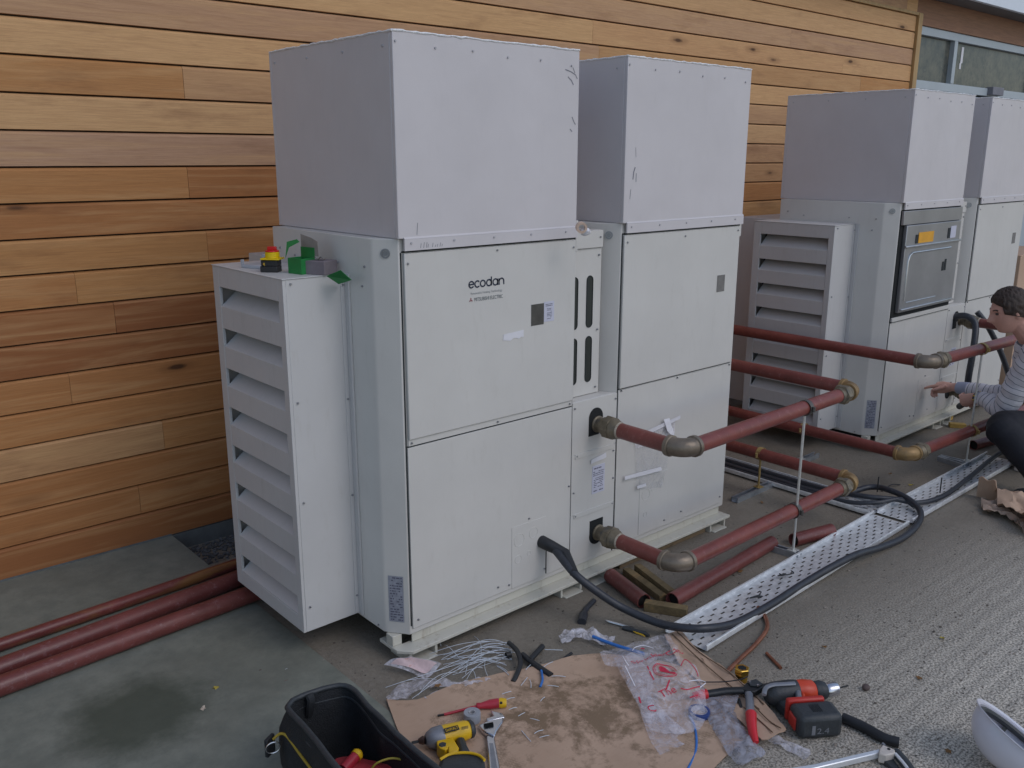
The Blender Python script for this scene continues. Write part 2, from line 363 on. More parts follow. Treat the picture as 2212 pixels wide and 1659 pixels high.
# cedar boards: random tone per board, with the wall's light gradient put into it
def cedar():
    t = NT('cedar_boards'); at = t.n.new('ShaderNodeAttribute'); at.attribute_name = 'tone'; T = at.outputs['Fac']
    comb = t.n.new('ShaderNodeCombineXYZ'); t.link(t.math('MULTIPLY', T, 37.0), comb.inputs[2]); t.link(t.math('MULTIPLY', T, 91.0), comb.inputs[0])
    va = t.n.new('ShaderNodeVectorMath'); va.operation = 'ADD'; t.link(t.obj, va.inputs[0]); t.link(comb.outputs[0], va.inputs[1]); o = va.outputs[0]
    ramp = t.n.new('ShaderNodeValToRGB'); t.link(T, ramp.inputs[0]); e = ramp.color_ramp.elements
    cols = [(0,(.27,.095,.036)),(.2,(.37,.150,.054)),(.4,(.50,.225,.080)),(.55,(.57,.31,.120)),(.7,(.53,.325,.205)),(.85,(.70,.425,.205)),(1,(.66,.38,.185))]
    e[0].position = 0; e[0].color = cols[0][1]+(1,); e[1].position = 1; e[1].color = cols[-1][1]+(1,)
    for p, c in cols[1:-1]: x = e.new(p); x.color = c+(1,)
    gr = t.noise(t.map((1.3,1,34), src=o), 3.4, 10, .78, .9); gr2 = t.noise(t.map((.5,1,9), src=o), 1.7, 4, .6, 1.4)
    c = t.mix(t.mrange(gr, .40, .80, 0, .5), ramp.outputs[0], (.20,.080,.030)); c = t.mix(t.mrange(gr2, .45, .75, 0, .5), c, (.68,.42,.20))
    blot = t.noise(t.map((.8,1,3), src=o), 2.2, 5, .6); c = t.mix(t.mrange(blot, .55, .78, 0, .55), c, (.16,.06,.03)); hair = t.noise(t.map((2,1,120), src=o), 2.4, 8, .85); c = t.mix(t.mrange(hair, .45, .75, 0, .5), c, (.24,.11,.05))
    kn = t.n.new('ShaderNodeTexVoronoi'); kn.inputs['Scale'].default_value = 1.0; kw = t.n.new('ShaderNodeVectorMath'); kw.operation = 'ADD'; kc = t.n.new('ShaderNodeCombineXYZ'); t.link(t.math('MULTIPLY', t.noise(t.obj, 6, 3), .12), kc.inputs[0]); t.link(t.map((1.15,.01,4.2), src=o), kw.inputs[0]); t.link(kc.outputs[0], kw.inputs[1]); t.link(kw.outputs[0], kn.inputs['Vector'])
    c = t.mix(t.mrange(kn.outputs['Distance'], .035, .065, .9, 0), c, (.035,.018,.01))
    c = t.mix(t.mrange(kn.outputs['Distance'], .06, .15, .35, 0), c, (.13,.05,.02))
    t.link(c, t.b.inputs['Base Color']); t.link(t.mrange(gr, .3, .7, .55, .8), t.b.inputs['Roughness']); t.b.inputs['Specular IOR Level'].default_value = .3
    t.link(t.bump(gr, .3, .003), t.b.inputs['Normal']); return t.m
M_CEDAR = cedar()
M_TRIM = mat('cedar_trim', (.42,.27,.12), .65, 0, .2, 5, .2, 40, stretch=(6,6,1))
M_HEADER = mat('shaded_header_cedar', (.27,.135,.075), .7, 0, .2, 4, .3, 30, stretch=(1,6,14))  # same wood as the cladding, the soffit's shade put into a darker brown
M_ALU = mat('grey_powder_coat', (.40,.45,.49), .45, 0, .04, 4)
M_SOFFIT = mat('dark_soffit', (.16,.15,.15), .7, 0, .1, 4)
M_FASCIA = mat('pale_fascia', (.70,.75,.82), .5, 0, .04, 3)
M_DPC = mat('grey_plinth', (.13,.14,.14), .8, 0, .2, 9, .3, 60)
def pane_mat():  # reflected trees put into the glass colour as dark mottling
    t = NT('tree_reflection_glass'); v = t.noise(t.obj, 9, 8, .75); g = t.mix(t.mrange(v, .38, .68), (.05,.06,.06), (.15,.145,.115))
    g = t.mix(t.mrange(t.noise(t.obj, 34, 3), .70, .78), g, (.30,.30,.28)); t.link(g, t.b.inputs['Base Color']); t.b.inputs['Roughness'].default_value = .22; t.b.inputs['Specular IOR Level'].default_value = .25; return t.m
M_PANE = pane_mat(); M_SLAB = slab_mat()
# ================================================================== SETTING
WY = 1.749
g = MB(); TX0, TX1, TY0 = -.255, 12.0, 1.30
g.box(-40, 40, -40, TY0, -.3, 0)                       # yard
g.box(-40, TX0, TY0, WY+.02, -.3, 0)                   # runs on to the wall at the left
g.box(TX0, 12.0, TY0, WY+.02, -.3, -.085)              # drip trench along the wall
tag(build(g, 'ground', M_GROUND, base=(0,0,0)), kind='structure')
g = MB(); g.box(-8, TX0, -6.0, WY-.002, .0, .004)
tag(build(g, 'path', M_SLAB, base=(0,0,0)), kind='structure')
# gravel in the trench
rnd = random.Random(3); g = MB()
for i in range(2600):
    x = rnd.uniform(TX0+.02, 4.2) if i > 1300 else rnd.uniform(TX0+.02, .6); y = rnd.uniform(TY0+.02, WY-.02); r = rnd.uniform(.004, .011)
    g.at = rnd.random(); g.ball((x, y, -.085+r*.5), r, r*rnd.uniform(.6,1), r*.6, 6, 4)
M_GRAVEL = mat('dark_gravel', (.075,.078,.08), .8, 0, .3, 20, tone=.9)
tag(build(g, 'gravel', M_GRAVEL), 'dark loose gravel filling the drip trench along the foot of the timber wall', 'gravel', kind='stuff')
# ------------------------------------------------------------------ the timber-clad building
bld = thing('timber_clad_building', 'building clad in horizontal cedar boards, with a high window band at its far end', 'building', (0, WY, 0))
Z0, PITCH = 2.4329, .1518; XR = 7.20
g = MB(); rnd = random.Random(21)
for n in range(-5, 17):
    zt = Z0 - (n-1)*PITCH - .003; zb = Z0 - n*PITCH + .003
    if n == -5: zt = Z0 + 5*PITCH - .004 + PITCH
    x = -3.2 + rnd.uniform(-.6, 0); cuts = []
    while x < XR: cuts.append(x); x += rnd.uniform(2.0, 4.6)
    cuts.append(XR); cuts[0] = -3.4
    rowt = rnd.uniform(.08, .50) if n >= 5 else rnd.uniform(.48, .95)  # low rows darker, high rows paler: the wall's shading put into board tone
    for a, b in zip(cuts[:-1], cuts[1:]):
        g.at = min(1, max(.02, (rowt if a < 1.6 or n >= 9 else max(rowt, .5)) + rnd.uniform(-.12, .12))); j = rnd.uniform(-.0012, .0012)  # upper boards to the right kept paler, stronger light put into tone
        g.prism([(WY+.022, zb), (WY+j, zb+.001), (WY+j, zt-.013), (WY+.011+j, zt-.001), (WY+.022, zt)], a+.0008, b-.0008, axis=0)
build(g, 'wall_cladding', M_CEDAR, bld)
g = MB(); g.box(-3.4, XR, WY+.0225, WY+.20, -.2, 3.36); build(g, 'wall_backing', mat('gap_shadow_batten', (.05,.03,.02), .9), bld)
g = MB(); g.box(-3.4, TX0-.001, WY-.006, WY+.0215, -.1, .012); g.box(TX0, XR, WY-.004, WY+.0215, -.2, .002); build(g, 'plinth_strip', M_DPC, bld)
g = MB(); g.box(XR+.003, XR+.085, WY-.028, WY+.2, -.1, 3.205); build(g, 'end_trim', M_TRIM, bld, bevel=.003)
g = MB(); g.box(-3.4, XR+.085, WY-.022, WY-.001, 3.186, 3.212); build(g, 'top_trim', M_TRIM, bld, bevel=.002)
g = MB(); g.box(-3.4, 13, WY+.004, WY+.05, 3.216, 3.36); g.box(XR+.09, 13, WY+.004, WY+.05, 3.115, 3.2155); build(g, 'header_board', M_HEADER, bld)
g = MB(); g.box(-3.4, 13, 1.535, WY+.2, 3.362, 3.40); build(g, 'soffit', M_SOFFIT, bld)
g = MB(); g.box(-3.4, 13, 1.49, 1.533, 3.362, 3.80); g.box(-3.4, 13, 1.49, WY+.3, 3.802, 3.83); build(g, 'fascia', M_FASCIA, bld)
# window band and doors
X1 = XR+.09
wf = MB(); WYf = WY+.02
wf.box(X1, 13, WYf, WYf+.07, 3.035, 3.112); wf.box(X1, 13, WYf, WYf+.07, 2.535, 2.615)
for x in (X1+.0, 8.14, 10.35, 12.4): wf.box(x, x+.075, WYf-.004, WYf+.07, 2.616, 3.034)
for x in (8.14, 10.35, 12.4): wf.box(x, x+.075, WYf-.004, WYf+.07, .02, 2.534)
wn = build(wf, 'window', M_ALU, bld, bevel=.003)
for a, b in ((X1+.076, 8.139), (8.216, 10.349), (10.426, 12.399)):
    p = MB(); p.box(a, b, WYf+.045, WYf+.055, 2.6155, 3.0345); build(p, 'pane', M_PANE, wn)
p = MB(); p.box(8.42, 8.47, WYf+.0405, WYf+.0445, 2.84, 3.0); p.box(8.405, 8.445, WYf+.0405, WYf+.0445, 2.78, 2.84); build(p, 'paper_scrap', M_TAPE, wn)
for a, b in ((X1, 8.12), (8.24, 10.33), (10.45, 12.38)):
    p = MB(); p.box(a+.01, b, WYf+.02, WYf+.06, .03, 2.515); dr = build(p, 'door', M_ALU, bld, bevel=.003)
    if a == 8.24:
        p = MB(); h = FY(2150, 199, WYf-.03); p.box(h.x-.14, h.x+.16, WYf-.06, WYf+.019, h.z-.035, h.z+.05); build(p, 'door_closer', M_SMUDGE, dr, bevel=.006)
p = MB(); p.box(X1, 13, WYf+.061, WYf+.3, -.1, 3.36); build(p, 'wall_backing', M_SEAM, bld)
# ================================================================== HEAT PUMPS
def stad(cx, z0, z1, w, y0, y1, mb, n=8):
    r = w/2; P = []
    for i in range(n+1): a = math.pi*i/n; P.append((cx+r*math.cos(a), z1-r+r*math.sin(a)))
    for i in range(n+1): a = math.pi+math.pi*i/n; P.append((cx+r*math.cos(a), z0+r+r*math.sin(a)))
    mb.prism(P, y0, y1, axis=1)
def ring_relief(mb, cx, cz, r, y, n=20):
    mb.tube([(cx+r*math.cos(2*math.pi*i/n), y, cz+r*math.sin(2*math.pi*i/n)) for i in range(n+1)], .0016, 5)
def screw(root, x, y, z, ax='y', r=.0044, pt=False):
    if not hasattr(screw, 'me'): screw.me = {}
    key = ax+str(pt)
    if key not in screw.me:
        m = MB(); a, b = {'y': ((0,.002,0), (0,-.004,0)), 'x': ((.002,0,0), (-.004,0,0))}[ax]
        m.tube([a, b], [r, r*.8], 8); o = build(m, 'screw', M_SCREWP if pt else M_SCREW, root, world=False); screw.me[key] = o
    else: o = copy_of(screw.me[key], root)
    o.location = (x, y, z)
def lines(mb, x0, x1, z0, z1, y, n, rr, gap=.0):
    for i in range(n):
        z = z1 - (z1-z0)*(i+.5)/n; h = (z1-z0)/n*.42; a = x0
        while a < x1-.004:
            b = min(x1, a+rr.uniform(.004, .02)*(1+gap))
            if rr.random() < .86: mb.add([(a,y,z-h/2),(b,y,z-h/2),(b,y,z+h/2),(a,y,z+h/2)], [(0,1,2,3)])
            a = b+.002
        if rr.random() < .1: pass
def heat_pump(ox, oy, label, first):
    R0 = thing('heat_pump', label, 'heat pump', (ox, oy, 0), 0, 'large outdoor heat pump units standing along the timber wall')
    rr = random.Random(5 if first else 6)
    def B(mb, name, m, par=None, **k):
        return build(mb, name, m, par or R0, world=False, **k)
    yb, zb, zt = .80, .105, 1.600
    ch = [(0,0),(-.058,.071),(-.066,.085)]
    # cabinet: two modules and the recessed link between them
    m = MB()
    m.prism([(-.066,yb),(-.066,.085),(-.058,.071),(-.012,.009),(-.006,0),(.845,0),(.845,yb)], zb, zt)
    m.prism([(1.066,yb),(1.066,.085),(1.118,.009),(1.125,0),(1.98,0),(1.98,yb)], zb, zt)
    m.box(.846, 1.065, .062, yb-.02, .87, 1.575)
    m.prism([(.846,.0),(1.124,0),(1.117,.008),(1.065,.084),(1.065,yb-.02),(.846,yb-.02)], zb, .866)
    cab = B(m, 'cabinet', M_CAB, bevel=.003)
    # panels
    PA = .88 if first else .0
    def panel(x0, x1, z0, z1, name, y1=-.013, par=None, bev=.003):
        s_ = MB(); s_.box(x0, x1, y1, -.0015, z0, z1); return B(s_, name, M_CAB, par, bevel=bev)
    sm = MB(); sm.box(-.001, .0045, -.0016, .002, .14, 1.553)
    for (a, b, c, d) in ((.005,.843,.852,.857),(.005,.845,1.552,1.558),(1.128,1.978,1.552,1.558),(1.127,1.1305,.14,1.552),(1.131,1.965,.874,.8785),(.843,.8455,.857,1.60),(1.124,1.1265,.11,.866)): sm.box(a, b, -.0025, .002, c, d)
    if first: sm.box(.698, .7005, -.0098, -.006, .135, .30)
    B(sm, 'panel_gap', M_SEAM)
    if first:
        pa = panel(.009, .8405, .882, 1.5505, 'upper_access_panel')
        fl = MB(); fl.box(.009, .8405, -.006, -.0015, .8575, .8815); B(fl, 'panel_flange', M_CAB, pa)
    else:
        # cover taken off: electrical box behind
        s_ = MB(); s_.box(.003, .842, -.004, -.0015, .8575, 1.552); B(s_, 'open_bay', M_BLACKIN)
        s_ = MB(); s_.box(.003, .842, -.022, -.0045, 1.465, 1.551); B(s_, 'bay_header', M_BOXMETAL, bevel=.003)
        eb = MB(); eb.box(.045, .825, -.030, -.0045, .915, 1.462); eb = B(eb, 'electrical_box', M_BOXMETAL, bevel=.004)
        s_ = MB(); s_.box(.03, .828, -.046, -.031, 1.325, 1.338); s_.box(.06, .80, -.044, -.031, .93, .94); B(s_, 'bright_rim', M_STEEL, eb, bevel=.004)
        s_ = MB(); P = [(.12,.99),(.70,.99)]; s_.tube([(.10,-.031,.99),(.10,-.031,1.24),(.115,-.031,1.275),(.15,-.031,1.29),(.70,-.031,1.29)], .0065, 8); s_.tube([(.13,-.031,.975),(.55,-.031,.975)], .003, 6); B(s_, 'pressed_rib', M_STEEL, eb)
        s_ = MB(); s_.box(.21, .42, -.0325, -.0305, 1.345, 1.412); B(s_, 'orange_label', M_YLABEL, eb)
        s_ = MB(); s_.box(.67, .75, -.0325, -.0305, 1.352, 1.43); B(s_, 'white_label', M_LABEL, eb)
        s_ = MB(); s_.box(.17, .205, -.0325, -.0305, 1.345, 1.40); s_.box(.63, .665, -.0325, -.0305, 1.352, 1.42); s_.box(.60,.625,-.0325,-.0305,1.14,1.20); s_.box(.635,.66,-.0325,-.0305,1.14,1.215); B(s_, 'black_clip', M_SEAM, eb)
        s_ = MB(); s_.box(.003, .842, -.018, -.0045, .859, .885); B(s_, 'bay_sill', M_CAB, bevel=.003)
    pb = panel(1.1325, 1.962, .880, 1.5505, 'upper_access_panel')
    lo = panel(.006, .842, .128, .8505, 'lower_panel', -.0055, bev=.002)
    lb = panel(1.1325, 1.965, .128, .8705, 'lower_panel', -.0055, bev=.002)
    kn = MB(); kn.box(.505, .697, -.0074, -.0057, .128, .40); kk = B(kn, 'knockout_plate', M_CAB, bevel=.003)
    for cx, cz, r in ((.545,.335,.028),(.625,.345,.024),(.54,.25,.018),(.60,.26,.010)): kn = MB(); ring_relief(kn, cx, cz, r, -.0073); B(kn, 'knockout_ring', M_CAB, kk)
    kn = MB(); kn.box(1.30, 1.50, -.0074, -.0057, .135, .42); kk = B(kn, 'knockout_plate', M_CAB, bevel=.003)
    for cx, cz, r in ((1.345,.33,.028),(1.405,.355,.024),(1.455,.37,.018),(1.345,.23,.012)): kn = MB(); ring_relief(kn, cx, cz, r, -.0073); B(kn, 'knockout_ring', M_CAB, kk)
    # pipe plates in the middle
    s_ = MB(); s_.box(.847, 1.1235, -.0052, -.0015, .632, .865); s_.box(.847, 1.1235, -.0058, -.0015, .355, .6315); s_.box(.847, 1.1235, -.0052, -.0015, .13, .3545)
    s_.box(.865, 1.105, -.0095, -.0060, .612, .634); s_.box(.865, 1.118, -.0095, -.0060, .338, .360); B(s_, 'pipe_plate', M_CAB, bevel=.0012)
    for cz, sq in ((.756, 0), (.238, 1)):
        s_ = MB()
        if sq: s_.box(.968, 1.052, -.0075, -.005, cz-.015, cz+.060); s_.lathe([(.044,-.0078),(.044,-.005)], 24, (1.010,0,cz-.014), 'y')
        else: s_.lathe([(.043,-.0078),(.043,-.005)], 28, (.990,0,cz+.022), 'y'); s_.box(.947, 1.010, -.0074, -.005, cz-.058, cz+.02)
        B(s_, 'pipe_opening', M_BLACKIN)
    # slotted vent panel
    s_ = MB(); s_.box(.848, 1.064, .054, .0615, .868, 1.50); s_.box(.850, 1.064, .046, .0615, 1.502, 1.574); vp = B(s_, 'vent_panel', M_CAB, bevel=.002)
    for cx in (.905, .995):
        for z0, z1 in ((1.165, 1.385), (.925, 1.125)):
            s_ = MB(); stad(cx, z0, z1, .036, .0528, .0538, s_); o_ = B(s_, 'vent_slot', M_SLOT, vp)
            q = MB(); P = []
            for i in range(9): a = math.pi*i/8; P.append((cx+.018*math.cos(a), .0526, z1-.018+.018*math.sin(a)))
            for i in range(9): a = math.pi+math.pi*i/8; P.append((cx+.018*math.cos(a), .0526, z0+.018+.018*math.sin(a)))
            q.tube(P+[P[0]], .0022, 5, False); B(q, 'slot_edge', M_SEAM, o_)
    s_ = MB(); s_.box(.8465, .858, -.006, .04, 1.50, 1.625); B(s_, 'corner_post', M_CAB, bevel=.002)
    s_ = MB(); s_.box(1.968, 1.982, -.006, .03, 1.50, 1.62); B(s_, 'corner_post', M_CAB, bevel=.002)
    # base rail and feet
    s_ = MB(); s_.box(.012, 1.965, .012, .018, .062, .1045)
    s_.prism([(-.050,-.018),(-.066,.0),(-.066,.12),(-.02,.12),(-.02,.03),(1.99,.03),(1.99,-.044),(-.022,-.044)], .0475, .0615)
    s_.box(-.064, -.022, .031, .075, .0620, .1040)
    s_.box(.0, 1.95, .76, .79, .0475, .1045)
    B(s_, 'base_rail', M_RAIL, bevel=.002)
    for fx in (-.03, .77, .93, 1.84):
        s_ = MB(); s_.box(fx, fx+.012, -.03, .10, .0, .047); s_.box(fx+.013, fx+.118, -.05, .09, .0, .006); s_.box(fx+.119, fx+.131, -.03, .10, .0, .047); B(s_, 'foot', M_RAIL, bevel=.0015)
        s_ = MB(); s_.box(fx, fx+.12, .70, .78, .0, .047); B(s_, 'foot', M_RAIL, bevel=.002)
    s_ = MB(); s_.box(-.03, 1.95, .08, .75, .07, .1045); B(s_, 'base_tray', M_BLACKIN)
    # discharge hoods
    hr = random.Random(11)
    for hx0, hx1 in ((-.017, .836), (1.113, 1.968)):
        s_ = MB(); s_.box(hx0, hx1, -.0175, .000, zt+.001, 2.262); s_.box(hx0, hx0+.015, .0002, .8198, zt+.001, 2.262); s_.box(hx1-.015, hx1, .0002, .8198, zt+.001, 2.262); s_.box(hx0, hx1, .82, .836, zt+.001, 2.262)
        hd = B(s_, 'discharge_hood', M_HOOD, bevel=.0025)
        s_ = MB(); s_.box(hx0+.023, hx1+.004, -.0215, -.0140, 1.5595, zt-.001); s_.prism([(-.0178,1.606),(-.0150,1.606),(-.0150,1.5995),(-.0215,1.5995)], hx0+.023, hx1+.004, axis=0); B(s_, 'hood_flange', M_HOOD, hd)
        s_ = MB()
        # irregular white lip: bright highlight of the top edges put into its colour
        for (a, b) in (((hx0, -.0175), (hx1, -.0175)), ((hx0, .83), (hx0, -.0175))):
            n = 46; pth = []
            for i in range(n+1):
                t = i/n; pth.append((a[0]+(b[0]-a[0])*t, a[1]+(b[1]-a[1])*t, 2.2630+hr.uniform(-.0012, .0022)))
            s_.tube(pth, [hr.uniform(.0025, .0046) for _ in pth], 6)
        B(s_, 'top_edge_highlight', M_LIP, hd)
        for i in range(6): screw(hd, hx0+.01+i*.16, -.018, 2.225-.004*i+ (.0 if i % 2 else .006), pt=True)
        for i in range(5): screw(hd, hx0+.05+i*.185, -.0215, 1.585, pt=True)
        for i in range(4): screw(hd, hx0-.000, .04+i*.25, 2.22, 'x', pt=True)
        if first:
            s_ = MB(); 
            def scr(x, z, pts, wd): q_ = MB(); q_.ribbon([(x+a, -.0179, z+b) for a, b in pts], wd, (0,-1,0), .0003); B(q_, 'scuff_mark', M_SMUDGE, hd)
            if hx0 < 0:
                scr(.76, 2.19, [(0,0),(.03,-.006),(.055,-.016),(.065,-.03)], .004); scr(.775, 2.165, [(0,0),(.018,-.012),(.03,-.028)], .004); scr(.80,2.20,[(0,0),(.012,-.02)],.003)
                scr(.80, 2.02, [(0,0),(.012,-.02),(.02,-.028)], .004); scr(.79,1.975,[(0,0),(.012,-.01)],.004)
                scr(.06,1.602,[(0,.01),(.004,.05)],.002)
            else: scr(1.165, 1.78, [(0,0),(.004,.03),(.012,.05)], .006); scr(1.185, 1.77, [(0,0),(.0,.035)], .004); scr(1.15,1.70,[(0,0),(.004,.04)],.003); scr(1.18,1.87,[(0,0),(-.004,.04)],.002)
            if hx0 < 0:
                for k in range(9): x = .07+.012*k+rr.uniform(-.004,.004); q_ = MB(); q_.ribbon([(x,-.0219,1.566),(x+.003,-.0219,1.572+rr.uniform(0,.014))], .002, (0,-1,0), .0003); B(q_, 'scuff_mark', M_SMUDGE, hd)
    # louvred side duct
    s_ = MB(); dx, y0, y1, z0, z1 = -.315, .252, .828, .12, 1.465
    s_.box(dx, dx+.012, y0, y0+.037, z0, z1-.0045)           # front post of the frame
    s_.box(dx, dx+.012, y1-.052, y1, z0, z1-.0045)
    s_.box(dx, dx+.012, y0+.0372, y1-.0522, 1.383, z1-.0045)
    s_.box(dx, dx+.012, y0+.0372, y1-.0522, z0, .18)
    s_.box(dx+.0122, -.0665, y0, y0+.008, z0, z1-.0045)     # side skins
    s_.box(dx+.0122, -.0665, y1-.008, y1, z0, z1-.0045)
    s_.box(dx-.003, -.0665, y0-.003, y1+.003, z1-.004, z1)
    s_.box(dx+.0125, -.0665, y0+.0082, y1-.0082, z0, z0+.006)
    s_.box(-.090, -.0668, y0-.0035, y0-.0005, z0+.002, z1-.006); s_.box(-.075, -.0668, y0-.03, y0-.004, z0, z1)
    dk = B(s_, 'louvre_duct', M_DUCT, bevel=.0015)
    for k in range(8):
        zt_ = 1.381-.160*k; lip = zt_-.075; nb = zt_-.1595
        s_ = MB(); a, b = y0+.038, y1-.053
        if k == 7: nb = .181
        s_.prism([(dx+.001,nb),(dx+.001,lip),(dx+.003,lip+.002),(dx+.105,lip+.088),(dx+.105,lip+.084),(dx+.007,lip-.004),(dx+.007,nb)], a, b, axis=1) if False else None
        P = [(dx+.001,nb),(dx+.001,lip),(dx+.003,lip+.002),(dx+.105,lip+.088),(dx+.106,lip+.084),(dx+.009,lip-.004),(dx+.009,nb)]
        s_.prism(P, a, b, axis=1); B(s_, 'louvre_blade', M_DUCT, dk)
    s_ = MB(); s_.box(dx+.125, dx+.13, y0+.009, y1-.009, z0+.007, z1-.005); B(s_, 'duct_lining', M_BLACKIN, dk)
    for z in (z1-.04, 1.0, .62, .2):
        screw(dk, dx+.03, y0-.002, z+.02); screw(dk, -.082, y0-.004, z)
    s_ = MB(); s_.box(.02, 1.95, yb+.001, 1.22, .12, 1.455); B(s_, 'rear_duct', M_DUCT, bevel=.003)
    # screws
    for x, z in ((.022,1.515),(.425,1.535),(.826,1.52),(.022,.868),(.43,.868),(.826,.868),(.03,.16),(.43,.16),(.83,.50),(.49,.15),(.69,.16),(.60,.415),
                 (1.15,1.52),(1.54,1.525),(1.945,1.53),(1.148,.868),(1.54,.865),(1.95,.866),(1.14,.16),(1.62,.17),(1.94,.165),(1.49,.16),(.858,.84),(1.112,.84),(.875,.625),(1.108,.60),(.873,.349),(1.108,.349),(.86,.46),(1.11,.47)): 
        if first or not (z > .88 and x < .85): screw(R0, x, -.0075 if z < .88 else -.014, z)
    for x, z in ((.88,1.475),(1.045,1.47),(.872,1.545),(1.045,1.545),(.875,1.15),(1.045,1.15),(.872,.895),(1.04,.895)): screw(R0, x, .050 if z < 1.5 else .045, z)
    for y, z in ((.12,1.50),(.12,.12),(.14,1.43),(.62,1.50),(.30,1.50),(.74,1.52)): screw(R0, -.067, y, z, 'x')
    # lifting eye holes in the slanted corner posts
    for cx, cy in ((-.034, .038), (1.094, .043)):
        s_ = MB(); nrm = Vector((-.77, -.63, 0)); c = Vector((cx, cy, 1.55)); s_.tube([c-nrm*.002, c+nrm*.003], .017, 20, True, .62); s_.tube([c, c+nrm*.001], .009, 12); B(s_, 'lifting_eye', M_SCREW)
    # labels
    def chamf(u, z, off=.0012):  # point on the slanted corner post, u = metres from its left edge
        d = Vector((.046, -.062, 0)).normalized(); nrm = Vector((-.80, -.60, 0)); p = Vector((-.058, .071, 0)) + d*u; return Vector((p.x, p.y, z)) + nrm*off
    s_ = MB(); s_.add([chamf(.008,.155), chamf(.068,.155), chamf(.068,.345), chamf(.008,.345)], [(0,1,2,3)]); lab = B(s_, 'rating_label', M_LABELD)
    s_ = MB()
    for i in range(17):
        z = .337-i*.0108; u = .014
        while u < .062:
            wd = rr.uniform(.004,.016); e = min(.063, u+wd)
            if rr.random() < .8: s_.add([chamf(u,z-.0025,.0018), chamf(e,z-.0025,.0018), chamf(e,z+.0025,.0018), chamf(u,z+.0025,.0018)], [(0,1,2,3)])
            u = e+.003
    B(s_, 'label_print', M_INK, lab)
    s_ = MB(); s_.box(.975, 1.055, -.0075, -.0060, .425, .555) ; lab = B(s_, 'instruction_label', M_LABEL)
    s_ = MB(); lines(s_, .985, 1.045, .535, .548, -.0078, 1, rr); lines(s_, .98, 1.05, .505, .53, -.0078, 3, rr); lines(s_, .985, 1.045, .45, .50, -.0078, 6, rr); lines(s_, .985,1.045,.43,.443,-.0078,1,rr); B(s_, 'label_print', M_INK, lab)
    if first:
        s_ = MB(); s_.box(.598, .665, -.0150, -.0135, 1.228, 1.312); wn_ = B(s_, 'inspection_window', M_GLASSLBL, pa, bevel=.001)
        s_ = MB(); s_.box(.6665, .722, -.0142, -.0135, 1.236, 1.316); lab = B(s_, 'notice_label', M_LABEL, pa)
        s_ = MB(); lines(s_, .674, .712, 1.296, 1.308, -.0146, 2, rr, 1); lines(s_, .682, .708, 1.244, 1.29, -.0146, 8, rr); B(s_, 'label_print', M_INK, lab)
        s_ = MB(); P = [(.455,1.212),(.452,1.19),(.47,1.187),(.49,1.184),(.505,1.193),(.525,1.19),(.533,1.186),(.545,1.192),(.558,1.19),(.558,1.218)]; s_.prism(P, -.0148, -.0136, axis=1); B(s_, 'tape_scrap', M_TAPE, pa)
        s_ = MB(); s_.prism([(.962,.590),(.960,.572),(.985,.575),(1.04,.578),(1.058,.582),(1.056,.604),(1.02,.598)], -.012, -.0102, axis=1); B(s_, 'tape_scrap', M_TAPE)
        # maker's mark
        M = Matrix.Translation((.292, -.0139, 1.42)) @ Matrix.Rotation(math.pi/2, 4, 'X')
        s_ = MB(); Wd = .0062; r = .0135
        def arc(cx, cz, r, a0, a1, n=18): return [(cx+r*math.cos(math.radians(a0+(a1-a0)*i/n)), 0, cz+r*math.sin(math.radians(a0+(a1-a0)*i/n))) for i in range(n+1)]
        st = []; x = 0
        st.append([(x-r+.001,0,.0005),(x+r,0,.0005)]+arc(x,0,r,5,325)[1:]); x += 2*r+.0060
        st.append(arc(x,0,r,40,320)); x += 2*r+.0035
        st.append(arc(x,0,r,0,362)); x += 2*r+.0080
        st.append(arc(x,0,r,0,362)); st.append([(x+r,0,-r),(x+r,0,.026)]); x += 2*r+.0095
        st.append(arc(x,0,r,0,362)); st.append([(x+r,0,-r-.001),(x+r,0,r)]); x += 2*r+.0085
        st.append([(x-r,0,-r-.001),(x-r,0,r)]); st.append(arc(x,0,r,175,0)+[(x+r,0,-r-.001)])
        sc = .168/(x+2*r)
        for p in st: s_.ribbon([(.300+a*sc, -.0137, 1.418+c*sc) for a, b, c in p], Wd*sc, (0,-1,0), .0006)
        B(s_, 'logo_lettering', M_NAVY, pa)
        s_ = MB(); vs, fs = text_mesh('Renewable Heating Technology', .012, Matrix.Translation((.296, -.0142, 1.381)) @ Matrix.Rotation(math.pi/2, 4, 'X'), .152); s_.add(vs, fs); B(s_, 'logo_lettering', mat('logo_pale_grey', (.30,.31,.32), .5), pa)
        s_ = MB(); vs, fs = text_mesh('MITSUBISHI ELECTRIC', .0195, Matrix.Translation((.312, -.0142, 1.355)) @ Matrix.Rotation(math.pi/2, 4, 'X'), .138); s_.add(vs, fs); B(s_, 'logo_lettering', M_GREYINK, pa)
        s_ = MB(); c = (.297, 1.361)
        for a in (90, 210, 330):
            a = math.radians(a); q = .0095; P = [(0,0), (q*.58*math.cos(a+.52)*1.0, q*.58*math.sin(a+.52)), (q*math.cos(a), q*math.sin(a)), (q*.58*math.cos(a-.52), q*.58*math.sin(a-.52))]
            s_.add([(c[0]+u, -.0142, c[1]+v) for u, v in P], [(0,1,2,3)])
        B(s_, 'logo_emblem', M_REDINK, pa)
    s_ = MB(); s_.box(1.80, 1.86, -.0150, -.0135, 1.245, 1.325); B(s_, 'inspection_window', M_GLASSPALE, pb, bevel=.001)
    return R0
heat_pump(0, 0, 'nearest cream heat pump unit, the one with dark maker lettering on its upper left panel', True)
U2X, U2Y = 3.735, .05
heat_pump(U2X, U2Y, 'farther cream heat pump unit, its cover off and a dark metal electrical box showing', False)
